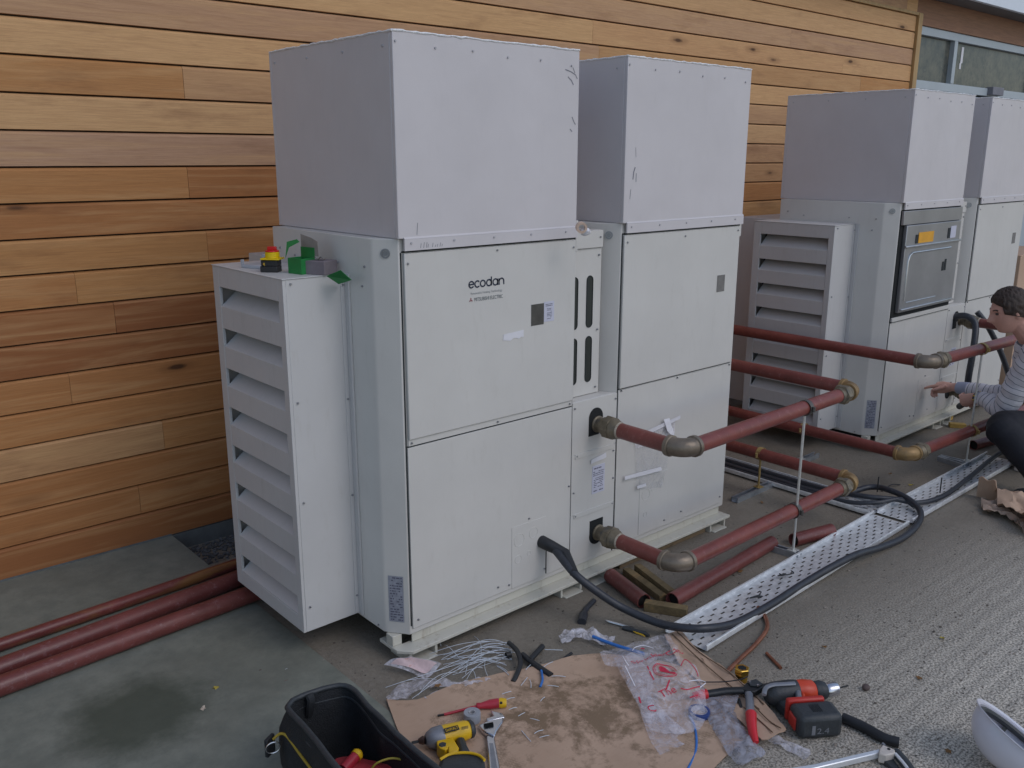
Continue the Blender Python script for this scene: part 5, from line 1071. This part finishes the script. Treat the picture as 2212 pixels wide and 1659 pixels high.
skin([ringat(.985, H+.002, .004), ringat(.97, H-.03, .014, 3), ringat(.96, H-.07, .018, 3), ringat(.94, H-.12, .018, 3), ringat(.90, H-.20, .014, 3), ringat(.86, .02, 0)], True, 'bag_lining', M_BAG)
k = MB(); rr_ = ringat(1.0, H+.004, .004); k.tube(rr_+[rr_[0]], .0085, 10, False); build(k, 'rim', M_DGREY, root)
k = MB(); rr_ = ringat(.985, H-.035, .014, 3); k.tube(rr_+[rr_[0]], .005, 8, False); build(k, 'inner_seam', M_DGREY, root)
k = MB(); k.tube(spline([G(590,1597,.17), G(603,1586,.185), G(614,1586,.19), G(626,1598,.185), G(650,1632,.175), G(672,1661,.17), G(700,1700,.165)], 5), .0042, 8); build(k, 'yellow_piping', M_PIPING, root)
k = MB(); c = G(590,1615,.16); k.tube([c+V(.004*math.cos(t), .0, 0)+Vector((math.cos(t)*.016, -.006*math.cos(t), math.sin(t)*.018)) for t in [math.pi*(-.5)+2*math.pi*i/20 for i in range(21)]], .0022, 7, False); build(k, 'd_ring', M_CHROME, root)
k = MB(); k.box(-.02, .02, -.006, .006, -.03, .03); k.xf(Matrix.Translation(G(583,1610,.15)) @ Matrix.Rotation(.5, 4, 'Z')); build(k, 'ring_tab', M_BAG, root, bevel=.003)
k = MB(); k.tube(spline([G(668,1500,H+.006), G(672,1512,H-.01), G(670,1530,H-.04), G(668,1545,H-.07)], 4), .009, 8, sx=1.6); build(k, 'strap', M_BAG, root)
# things inside the bag
k = MB(); zi = .125; sheet(k, [G(u, v, zi) for u, v in ((705,1652),(752,1632),(800,1642),(850,1640),(905,1650),(960,1690),(1010,1750),(850,1760),(760,1700))], zi, .02, 9, 3, 60, 10, dome=.015); o = build(k, 'red_cloth', mat('dark_red_cloth', (.34,.03,.04), .8, 0, .2, 20, .4, 80), solid=.006); tag(o, 'red cloth or pouch lying inside the open tool bag', 'cloth')
root2 = thing('screwdriver', 'red screwdriver handle with a yellow end, inside the tool bag', 'screwdriver', G(773,1632,.15))
k = MB(); a, b = G(742,1662,.15), G(768,1634,.16); k.tube([a, b], .016, 14); build(k, 'handle', M_REDH, root2); k = MB(); k.tube([b, b+(b-a).normalized()*.012, b+(b-a).normalized()*.02], [.018,.018,.011], 14); build(k, 'end_cap', M_YELH, root2)
k = MB(); k.tube(spline([G(798,1668,.16), G(815,1648,.19), G(850,1638,.20), G(880,1650,.18), G(905,1690,.14)], 6), .0032, 8); tag(build(k, 'yellow_cord', mat('olive_cord', (.42,.34,.05), .5)), 'thin yellow cord arching over the red cloth in the tool bag', 'cord')
# ------------------------------------------------------------------ things left on top of the near duct
ZT = 1.4655
def FT(u, v, z=ZT): return G(u, v, z)
ZD = lambda x, y, z=ZT: G((500+x/3.456)*.864, (500+y/3.456)*.864, z)
def obox(mb, o_, ex, wx, wy, h, z0=0.0):
    ex = ex.normalized(); ey = Vector((-ex.y, ex.x, 0)); M = Matrix(((ex.x,ey.x,0,o_.x),(ex.y,ey.y,0,o_.y),(0,0,1,o_.z),(0,0,0,1))); i0 = len(mb.v); mb.box(0, wx, 0, wy, z0, z0+h); mb.xf(M, i0)
M_GREEN = mat('green_card', (.012,.20,.045), .6, 0, .25, 14, .2, 50); M_GREENL = mat('bright_green_card', (.02,.24,.06), .6, 0, .1, 14); M_INCARD = mat('grey_inside_card', (.30,.26,.23), .85, 0, .15, 20); M_SW = mat('switch_black', (.02,.02,.022), .45); M_RED = mat('signal_red', (.62,.01,.01), .4); M_YEL = mat('signal_yellow', (.80,.55,.0), .4)
X_ = Vector((1,0,0)); XE = (ZD(900,636)-ZD(765,620)).normalized()
root = thing('rotary_isolator', 'red and yellow rotary isolator switch on a black base, on top of the near duct', 'isolator switch', ZD(600,620))
p = ZD(520,625); q = ZD(672,628); ex = (q-p).normalized(); W_ = (q-p).length
k = MB(); obox(k, p, ex, W_*.98, .045, .022); obox(k, p+ex*.004+V(0,0,.0222), ex, W_*.92, .045, .022); bs = build(k, 'switch_base', M_SW, root, bevel=.003)
ey = Vector((-ex.y, ex.x, 0)); c = p+ex*W_*.62+ey*.022
k = MB(); k.lathe([(.006,0),(.006,.003)], 10, p+ex*W_*.28+V(0,-.001,.030), 'y'); build(k, 'terminal_screw', M_BRASS, bs)
k = MB(); obox(k, c-ex*.036-ey*.028, ex, .070, .056, .006, .045); k.lathe([(.026,.051),(.026,.070),(.024,.072)], 24, c); build(k, 'yellow_collar', M_YEL, root, bevel=.001)
k = MB(); k.lathe([(.025,.0722),(.0255,.076),(.022,.078)], 24, c); obox(k, c-ex*.016-ey*.007, ex, .032, .014, .013, .078); build(k, 'red_knob', M_RED, root, bevel=.002)
root = thing('grey_cover', 'light grey plastic enclosure lid behind the isolator switch, on the near duct', 'enclosure lid', ZD(440,590)); M_PG = mat('light_grey_plastic', (.42,.44,.48), .45)
k = MB(); p = ZD(355,585); q = ZD(530,598); ex = (q-p).normalized(); obox(k, p, ex, (q-p).length, .085, .012); build(k, 'lid', M_PG, root, bevel=.002); k = MB(); obox(k, p+V(0,0,.0122), ex, .008, .01, .018); build(k, 'clip', M_PG, root); k = MB(); ey = Vector((-ex.y, ex.x, 0)); obox(k, p+ex*.035+ey*.075, ex, .07, .012, .045); build(k, 'rear_lip', M_PG, root, bevel=.002)
root = thing('green_carton', 'open green carton with a raised flap, on top of the near duct', 'carton', ZD(800,630))
p = ZD(765,632); q = ZD(905,640); ex = XE; W_ = (q-p).length*1.05; ey = Vector((-ex.y, ex.x, 0))
k = MB(); z = .055; obox(k, p, ex, W_, .0025, z); obox(k, p+ey*.0026, ex, .0025, .058, z); obox(k, p+ex*(W_-.0025)+ey*.0026, ex, .0025, .058, z); obox(k, p+ey*.061, ex, W_, .0025, z+.035); build(k, 'carton_walls', M_GREEN, root)
k = MB(); a = p+V(0,0,z); sd_ = Vector((-.005,.0,.062)); pts_ = [a-ex*.012, a-ex*.012+V(0,0,.055)+ey*.01, a+ex*.02+V(0,0,.065)+ey*.03, a+ex*.045+V(0,0,.058)+ey*.02, a+ex*.01+V(0,0,.038)]; k.add(pts_, [(0,1,2,3,4)]); build(k, 'green_flap', M_GREENL, root, solid=.0015)
k = MB(); a = p+ey*.064+V(0,0,z+.035); k.add([a-V(0,0,.03), a+ex*W_*1.25-V(0,0,.03), a+ex*W_*1.25+V(0,0,.022), a+ex*W_*.8+V(0,0,.034), a+V(0,0,.045)], [(0,1,2,3,4)]); build(k, 'raised_flap', M_INCARD, root, solid=.0015)
root = thing('small_grey_box', 'small grey-brown box with a scrap of foil on it, on the near duct', 'box', ZD(1050,650)); M_TAUPE = mat('taupe_card', (.20,.17,.19), .7, 0, .12, 20)
p = ZD(905,640); q = ZD(1078,652); ex = (q-p).normalized(); k = MB(); obox(k, p, ex, (q-p).length, .075, .048); bx_ = build(k, 'box', M_TAUPE, root, bevel=.002)
k = MB(); c = p+ex*.035+Vector((-ex.y,ex.x,0))*.03+V(0,0,.049); k.grid(lambda s, t: c+ex*(s*.04-.01)+Vector((-ex.y,ex.x,0))*(t*.02-.01)+V(0,0,.006*math.sin(9*s+4*t)+.006), 6, 6); build(k, 'foil_scrap', M_CHROME, root)
k = MB(); A, B_, C_, D_ = ZD(1095,655,1.467), ZD(1215,605,1.49), ZD(1310,690,1.46), ZD(1200,725,1.43)
k.add([A, B_, C_, D_], [(0,1,2,3)]); tag(build(k, 'green_card_flap', M_GREENL, solid=.0015), 'loose bright green card flap overhanging the near duct corner', 'card')
# tape roll between the hoods
ZQ = lambda x, y, z: G((1140+x/2.9105)*.864, (500+y/2.9105)*.864, z)
root = thing('masking_tape', 'cream roll of tape with torn white paper, on the ledge between the near hoods', 'tape roll', ZQ(920,240,1.576))
c = ZQ(912,200,1.61); k = MB(); ax = Vector((.55,.8,.1)).normalized(); k.tube([c-ax*.012, c+ax*.012], .021, 22, True, .6); build(k, 'tape', mat('cream_tape', (.62,.46,.36), .6), root)
k = MB(); k.ball(c+V(.02,.0,-.015), .024, .02, .016, 14, 8); 
for v in k.v: v += Vector((mn.noise(v*60), mn.noise(v*60+V(3,3,3)), mn.noise(v*60+V(7,1,1))))*.008
build(k, 'torn_paper', M_TAPE, root, flat=True)
# ------------------------------------------------------------------ leaves and grit
M_LEAF = mat('brown_leaf', (.22,.11,.035), .8, 0, .3, 40); M_LEAFY = mat('yellow_leaf', (.42,.33,.06), .8, 0, .3, 40); rnd = random.Random(31)
def leaf(p, s, m, where):
    k = MB(); a = rnd.random()*6.28; e1 = V(math.cos(a), math.sin(a), 0); e2 = V(-e1.y, e1.x, 0); P = []
    for t in range(10): th = 2*math.pi*t/10; r = s*(1 if t % 2 else .62); P.append(p+e1*r*math.cos(th)+e2*r*.7*math.sin(th)+V(0,0,.003+abs(rnd.gauss(0,.004))))
    k.v = P+[p+V(0,0,.004)]; k.f = [(i, (i+1) % 10, 10) for i in range(10)]; k.m = [0]*10; k.a = [0.0]*10; tag(build(k, 'leaf', m, solid=.0006), where, 'leaf', 'fallen leaves on the concrete')
for x, y, s, m, l_ in ((1850,1430,.018,M_LEAF,'brown leaf between the long loose pipe and the near tray'),(1905,1258,.014,M_LEAF,'brown leaf beside the short channel stand'),(2277,1214,.016,M_LEAFY,'yellow leaf on the ground by the cross tray'),(2235,1235,.015,M_LEAF,'brown leaf beside the yellow one near the cross tray'),(2355,1598,.015,M_LEAFY,'yellowish leaf alone on the ridged concrete'),(2298,1698,.016,M_LEAF,'brown leaf right of the drill chuck'),(2225,1186,.012,M_LEAF,'small brown leaf near the far ochre elbow'),(540,1722,.014,M_LEAFY,'ochre leaf beside the dark stain on the slab'),(508,1774,.014,mat('pale_leaf', (.5,.42,.34), .8),'pale leaf on the dark stain on the slab'),(1095,1717,.02,M_LEAF,'orange-brown leaf caught at the cardboard edge'),(2428,1195,.014,M_LEAF,'brown leaf by the far tray end'),(1640,1800*0+1745,.012,M_LEAF,'brown scrap on the cardboard beside the bag'),(2370,1880,.016,M_LEAF,'brown leaf left of the hard hat'),(2060,1620,.012,M_LEAF,'tiny brown leaf near the copper offcut')):
    leaf(G(x*.864, y*.864, .016 if 'cardboard' in l_ else .001), s, m, l_)
k = MB(); p = Z6(1715,620,.012); k.ball(p, .016, .014, .012, 10, 7); tag(build(k, 'stone', mat('brown_stone', (.12,.085,.08), .7, 0, .3, 60)), 'round brown stone right of the drill bit', 'stone')
k = MB(); rnd = random.Random(77)
for i in range(1700):
    if i < 1200: p = G(rnd.uniform(1150,2212), rnd.uniform(1150,1650)**1.0, 0)
    else: p = G(rnd.uniform(560,1700), rnd.uniform(1380,1640), 0)
    if p.y > -.06 and -.1 < p.x < 2: continue
    r = rnd.uniform(.0012, .0036)*(1.6 if rnd.random() < .06 else 1); k.at = rnd.random(); k.ball((p.x, p.y, r*.4), r*rnd.uniform(1,1.8), r, r*.7, 6, 4)
tag(build(k, 'grit', mat('grit', (.07,.06,.05), .85, 0, .3, 90, tone=3.5), base=(0,0,0)), 'scattered grit and crumbs over the concrete yard', 'grit', kind='stuff')
# pierced white brick past the far tray
k = MB(); a = G(2190,1010); k.box(a.x-.06, a.x+.14, a.y-.12, a.y-.02, 0, .06); root = thing('airbrick', 'pale pierced brick on the ground beyond the crumpled cardboard', 'brick', (a.x, a.y-.07, 0)); build(k, 'brick', mat('pale_brick', (.50,.44,.40), .8, 0, .15, 30), root, bevel=.003)
for i in range(5):
    for j in range(2): k = MB(); k.lathe([(.007,0),(.007,.001)], 10, (a.x-.03+i*.035, a.y-.1205, .018+j*.025), 'y'); build(k, 'hole', M_BLACKIN, root)
# ================================================================== THE MAN
root = thing('person', 'crouching man in a pale striped jumper reaching under the pipes to the far unit', 'person', G(2260,1050))
M_SKIN = mat('skin', (.60,.33,.26), .5, 0, .12, 14, .15, 90); M_HAIR = mat('dark_brown_hair', (.040,.024,.017), .6, 0, .4, 60, 1.0, 160, stretch=(1,1,.25)); M_TROUS = mat('black_trousers', (.010,.011,.017), .8, 0, .3, 8, .4, 40)
def jumper():
    t = NT('striped_jumper'); sep = t.n.new('ShaderNodeSeparateXYZ'); at = t.n.new('ShaderNodeAttribute'); at.attribute_name = 'tone'
    wv = t.math('FRACT', t.math('MULTIPLY', at.outputs['Fac'], 1.0)); band = t.math('LESS_THAN', wv, .11); c = t.mix(t.mrange(t.noise(t.obj, 12, 4), .3, .7), (.62,.60,.65), (.74,.71,.75)); c = t.mix(band, c, (.16,.18,.22)); t.link(c, t.b.inputs['Base Color']); t.b.inputs['Roughness'].default_value = .9; t.link(t.bump(t.noise(t.obj, 30, 4), .4, .01), t.b.inputs['Normal']); return t.m
M_JUMP = jumper()
HC = RD(2183, 672, 5.22)              # head centre
right = _R @ Vector((1,0,0)); upv = Vector((0,0,1)); toc = (_R @ Vector((0,0,1))); toc.z = 0; toc.normalize(); right.z = 0; right.normalize()
fwd = (-right*.97 - toc*.10 - upv*.30).normalized()         # the face looks left and a little down
side = fwd.cross(upv).normalized(); hup = side.cross(fwd).normalized(); HS = 1.12
HM = Matrix(((fwd.x,side.x,hup.x,HC.x),(fwd.y,side.y,hup.y,HC.y),(fwd.z,side.z,hup.z,HC.z),(0,0,0,1)))
def headmesh(k):
    n, m = 48, 40; vs = []
    for j in range(1, m):
        th = math.pi*j/m
        for i in range(n):
            ph = 2*math.pi*i/n; x, y, z = math.sin(th)*math.cos(ph), math.sin(th)*math.sin(ph), math.cos(th)
            X, Y, Z = x*.094, y*.075, z*.112
            if Z < 0: f = 1-.28*(-z)**1.4; Y *= f; X = X*(1-.10*(-z)) + (.018*(-z)**1.2 if x > 0 else .030*z*z*.6)
            if x > 0:
                fy = math.exp(-(Y/.013)**2); X += .032*fy*math.exp(-((Z+.022)/.017)**2) + .012*fy*math.exp(-((Z-.004)/.022)**2)      # nose
                X += .006*math.exp(-(Y/.030)**2)*math.exp(-((Z-.030)/.010)**2)                                           # brow
                for s in (1, -1): X -= .011*math.exp(-((Y-s*.030)/.014)**2)*math.exp(-((Z-.012)/.011)**2)                # eye sockets
                X += .007*math.exp(-(Y/.022)**2)*math.exp(-((Z+.052)/.006)**2) + .007*math.exp(-(Y/.020)**2)*math.exp(-((Z+.064)/.006)**2) - .004*math.exp(-(Y/.024)**2)*math.exp(-((Z+.058)/.003)**2)  # lips
                X += .014*math.exp(-(Y/.026)**2)*math.exp(-((Z+.094)/.016)**2)                                           # chin
            vs.append(HM @ (Vector((X, Y, Z))*HS))
    vs += [HM @ Vector((0,0,.112*HS)), HM @ Vector((0,0,-.112*HS))]; a = (m-1)*n
    fs = [(j*n+i, (j+1)*n+i, (j+1)*n+(i+1) % n, j*n+(i+1) % n) for j in range(m-2) for i in range(n)] + [(a, i, (i+1) % n) for i in range(n)] + [(a+1, (m-2)*n+(i+1) % n, (m-2)*n+i) for i in range(n)]
    k.add(vs, fs)
    for s in (1, -1):   # ears
        k.ball(HM @ (Vector((-.006, s*.076, -.004))*HS), .017*HS, .008*HS, .031*HS, 14, 10, HM.to_3x3()); k.ball(HM @ (Vector((-.002, s*.082, .0))*HS), .010, .006, .018, 10, 8, HM.to_3x3())
NB = HC - fwd*.045 - hup*.10                      # neck top
CH = RD(2262, 790, 5.32); SH_N = RD(2243, 762, 5.18); SH_F = RD(2238, 770, 5.55); PEL = RD(2360, 930, 5.5)
EL_N = RD(2168, 880, 5.42); WR_N = RD(2112, 858, 5.62); HN = RD(2078, 858, 5.70)
EL_F = RD(2175, 850, 5.72); WR_F = RD(2058, 836, 6.02); HF = RD(2030, 838, 6.10)
kb = MB(); headmesh(kb)
kb.tube(spline([HC-fwd*.02-hup*.05, NB, NB.lerp(CH, .45), CH], 4), [.060]*4+[.062]*4+[.066]*4+[.10], 18)
kb.tube(spline([SH_F, CH, PEL], 6), [.07]*2+[.10]*4+[.125]*7, 18); kb.ball(CH, .16, .13, .15); kb.tube([SH_N, CH], .07, 14)
def arm(k, S, E, W, sc=1.0, r=(.058,.048,.042,.044,.034,.027)):
    P = [S, S.lerp(E, .5), E, E.lerp(W, .35), E.lerp(W, .8), W]; k.tube(spline(P, 4), [r[0]+(r[1]-r[0])*i/4 for i in range(4)]+[r[1]+(r[2]-r[1])*i/4 for i in range(4)]+[r[2]+(r[3]-r[2])*i/4 for i in range(4)]+[r[3]+(r[4]-r[3])*i/4 for i in range(4)]+[r[4]+(r[5]-r[4])*i/4 for i in range(4)]+[r[5]], 14)
arm(kb, SH_N, EL_N, WR_N); arm(kb, SH_F, EL_F, WR_F)
def hand(k, W, dirv, pal, bend, point=False, s=1.12):
    """palm, four unequal bent fingers, thumb from the side of the palm"""
    d = dirv.normalized(); n = (pal - d*pal.dot(d)).normalized(); b = d.cross(n)
    k.tube([W, W+d*.02*s, W+d*.055*s, W+d*.085*s, W+d*.095*s], [.024*s,.030*s,.037*s,.036*s,.030*s], 14, sx=1.0); 
    for i, (off, L) in enumerate(((.030,.072),(.010,.080),(-.010,.074),(-.029,.058))):
        p = W+d*.088*s+b*off*s; P = [p-d*.02, p]; a = 0; bb = .12 if (point and i == 0) else bend
        for seg in (.45,.32,.23): a += bb; p = p+(d*math.cos(a)+n*math.sin(a))*L*seg*s; P.append(p)
        k.tube(P, [.0105*s,.0105*s,.0098*s,.0088*s,.0070*s], 10)
    p = W+d*.03*s+b*.028*s; P = [p]; 
    for a_, L in ((.9,.030),(.55,.030),(.35,.024)): p = p+(d*math.cos(a_)+b*math.sin(a_)*.6+n*math.sin(a_)*.8).normalized()*L*s; P.append(p)
    k.tube(P, [.014*s,.012*s,.0105*s,.008*s], 10)
hand(kb, WR_F, (RD(2000,838,6.16)-WR_F), -upv*.6+toc*.6, .75, True)
hand(kb, WR_N, (RD(2060,872,5.76)-WR_N), -upv*.2-toc*.9, .95)
body = build(kb, 'body', M_SKIN, root); rm = body.modifiers.new('one_surface', 'REMESH'); rm.mode = 'VOXEL'; rm.voxel_size = .0045; rm.use_smooth_shade = True; sm_ = body.modifiers.new('soften', 'SMOOTH'); sm_.factor = .5; sm_.iterations = 2
# face details
for s in (1, -1):
    k = MB(); k.ball(HM @ (Vector((.077, s*.030, .012))*HS), .0105, .0115, .0085, 12, 8, HM.to_3x3()); build(k, 'eye', mat('eye_dark', (.09,.06,.05), .35), root)
    k = MB(); k.tube([HM @ (Vector((.089-.012*abs(t), s*(.018+.026*t), .030+.004*math.sin(t*3)))*HS) for t in (0,.33,.66,1)], .0038, 6, sx=1.2); build(k, 'eyebrow', M_HAIR, root)
# hair
k = MB(); n, m = 96, 44
for j in range(m+1):
    for i in range(n):
        ph = 2*math.pi*i/n; cphi = math.cos(ph); thmax = .92+.86*(0.5-0.5*cphi)**.8*1.0 + (.30 if abs(math.sin(ph)) > .8 else 0)
        th = thmax*j/m; e = .010*(1-(j/m)**6)+.002; nn = .006*mn.noise(Vector((math.cos(ph)*6, math.sin(ph)*6, th*6))) + .0022*mn.noise(Vector((math.cos(ph)*26, math.sin(ph)*26, th*5)))
        x, y, z = math.sin(th)*math.cos(ph), math.sin(th)*math.sin(ph), math.cos(th); k.v.append(HM @ (Vector((x*(.096+e+nn)-.002, y*(.077+e+nn), z*(.114+e+nn)))*HS))
k.f = [(j*n+i, (j+1)*n+i, (j+1)*n+(i+1) % n, j*n+(i+1) % n) for j in range(m) for i in range(n)]; k.m = [0]*len(k.f); k.a = [0.0]*len(k.f); build(k, 'hair', M_HAIR, root, ang=80, solid=-.004)
# jumper
def sleeve(S, E, W, r, t1=1.0, nm='sleeve', st=26):
    k = MB(); P = spline([S, S.lerp(E,.5), E, E.lerp(W,.5), E.lerp(W,t1)], 10); n = 18; m = len(P); tmp = MB(); rr_ = []
    for i in range(m):
        t = i/(m-1); a = r[0]+(r[1]-r[0])*min(1, t*2) if t < .5 else r[1]+(r[2]-r[1])*(t-.5)*2; rr_.append(a*(1+.05*math.sin(i*2.3)*(1 if t > .35 else .4)))
    tmp.tube(P, rr_, n); k.v = tmp.v; k.f = tmp.f; k.m = tmp.m; k.a = [((idx//n)/(m-1))*st/2 % 1.0+1e-4 for idx in range(len(k.f))]; return k, m, n
def stripes(k, m, n, L, per): 
    for idx in range((m-1)*n): k.a[idx] = ((idx//n)*L/(m-1)/per) % 1.0 + 1e-4
def jump_part(path, r, nm, per=.036, par=root, n=22):
    L = sum((path[i+1]-path[i]).length for i in range(len(path)-1)); mm = max(12, int(L/.0045)); 
    # resample finely so that the thin stripes are rings of faces
    out = []; rad = []; acc = [0]
    for i in range(len(path)-1): acc.append(acc[-1]+(path[i+1]-path[i]).length)
    for q in range(mm+1):
        s_ = L*q/mm; i = max(j for j in range(len(acc)) if acc[j] <= s_+1e-9); i = min(i, len(path)-2); t = (s_-acc[i])/(acc[i+1]-acc[i]); out.append(path[i].lerp(path[i+1], t)); rad.append((r[i]+(r[i+1]-r[i])*t)*(1+.025*mn.noise(Vector((s_*40, 3, 1)))+.02*math.sin(s_*75)))
    k = MB(); k.tube(out, rad, n)
    for v in k.v: v += Vector((mn.noise(v*22), mn.noise(v*22+V(9,0,0)), mn.noise(v*22+V(0,9,0))))*.007
    for idx in range(mm*n): k.a[idx] = (L*(idx//n)/mm/per) % 1.0 + 1e-4
    return build(k, nm, M_JUMP, par, ang=70)
sp = spline([SH_N+(CH-SH_N)*.4, SH_N, SH_N.lerp(EL_N,.5), EL_N, EL_N.lerp(WR_N,.5), EL_N.lerp(WR_N,.82)], 5); N_ = len(sp)
def rad_(t): 
    ks = ((0,.095),(.25,.088),(.5,.070),(.62,.064),(.8,.054),(1,.046))
    for (a, ra), (b, rb) in zip(ks[:-1], ks[1:]):
        if t <= b: return ra+(rb-ra)*(t-a)/(b-a)
    return .046
jump_part(sp, [rad_(i/(N_-1)) for i in range(N_)], 'jumper_sleeve')
sp = spline([SH_F, SH_F.lerp(EL_F,.5), EL_F, EL_F.lerp(WR_F,.5), EL_F.lerp(WR_F,.72)], 5); N_ = len(sp); jump_part(sp, [rad_(i/(N_-1))*.85 for i in range(N_)], 'jumper_sleeve')
sp = spline([NB.lerp(CH,.30), NB.lerp(CH,.75), CH, CH.lerp(PEL,.5), PEL], 5); N_ = len(sp); jump_part(sp, [.070+.10*min(1, i/5) + (.01 if i > 6 else 0) for i in range(N_)], 'jumper_torso')
k = MB(); e = (WR_N-EL_N).normalized(); k.tube([EL_N.lerp(WR_N,.80), EL_N.lerp(WR_N,.93)], [.046,.042], 18); build(k, 'jumper_cuff', mat('plain_cuff', (.36,.37,.46), .9), root)
k = MB(); k.tube([WR_F.lerp(EL_F,.30), WR_F.lerp(EL_F,.10)], [.044,.040], 18); build(k, 'jumper_cuff', mat('pale_blue_cuff', (.34,.36,.46), .9), root)
k = MB(); c = EL_N.lerp(WR_N,.96); k.tube([c-e*.008, c+e*.012], .038, 22, True, .93); wb = build(k, 'wristband', M_SW, root); k = MB()
for i in range(9):
    a = i*.7; q = c+e*.002; s1 = e.cross(upv).normalized(); s2 = e.cross(s1); k = MB(); k.ball(q+(s1*math.cos(a)+s2*math.sin(a))*.038, .006, .006, .004, 8, 6); build(k, 'yellow_mark', M_YEL, wb)
# trousers and shoe
KN = RD(2170, 925, 5.22); FT_ = G(2275, 1064, .07); KF = RD(2230, 915, 5.75); HIP = PEL
k = MB(); k.tube(spline([HIP, HIP.lerp(KN,.5), KN+(KN-HIP).normalized()*.0, KN.lerp(FT_,.12)+V(-.02,0,0), KN.lerp(FT_,.6), FT_], 5), [.13]*3+[.118]*4+[.105]*4+[.092]*4+[.086]*4+[.078]*3+[.065]*4, 20)
k.tube(spline([HIP, HIP.lerp(KF,.5), KF, KF+V(.25,.02,-.35)], 5), [.13]*4+[.11]*4+[.10]*4+[.085]*4, 18); k.ball(HIP, .19, .17, .17, 18, 12)
o = build(k, 'trousers', M_TROUS, root); rm = o.modifiers.new('one_surface', 'REMESH'); rm.mode = 'VOXEL'; rm.voxel_size = .010; rm.use_smooth_shade = True
k = MB(); f0 = V(FT_.x, FT_.y, .0); fd = (-right*.8-toc*.3).normalized(); k.tube([f0-fd*.08+V(0,0,.05), f0+V(0,0,.055), f0+fd*.09+V(0,0,.042), f0+fd*.17+V(0,0,.032), f0+fd*.20+V(0,0,.028)], [.04,.05,.046,.036,.018], 16); build(k, 'shoe', M_BLKM, root)
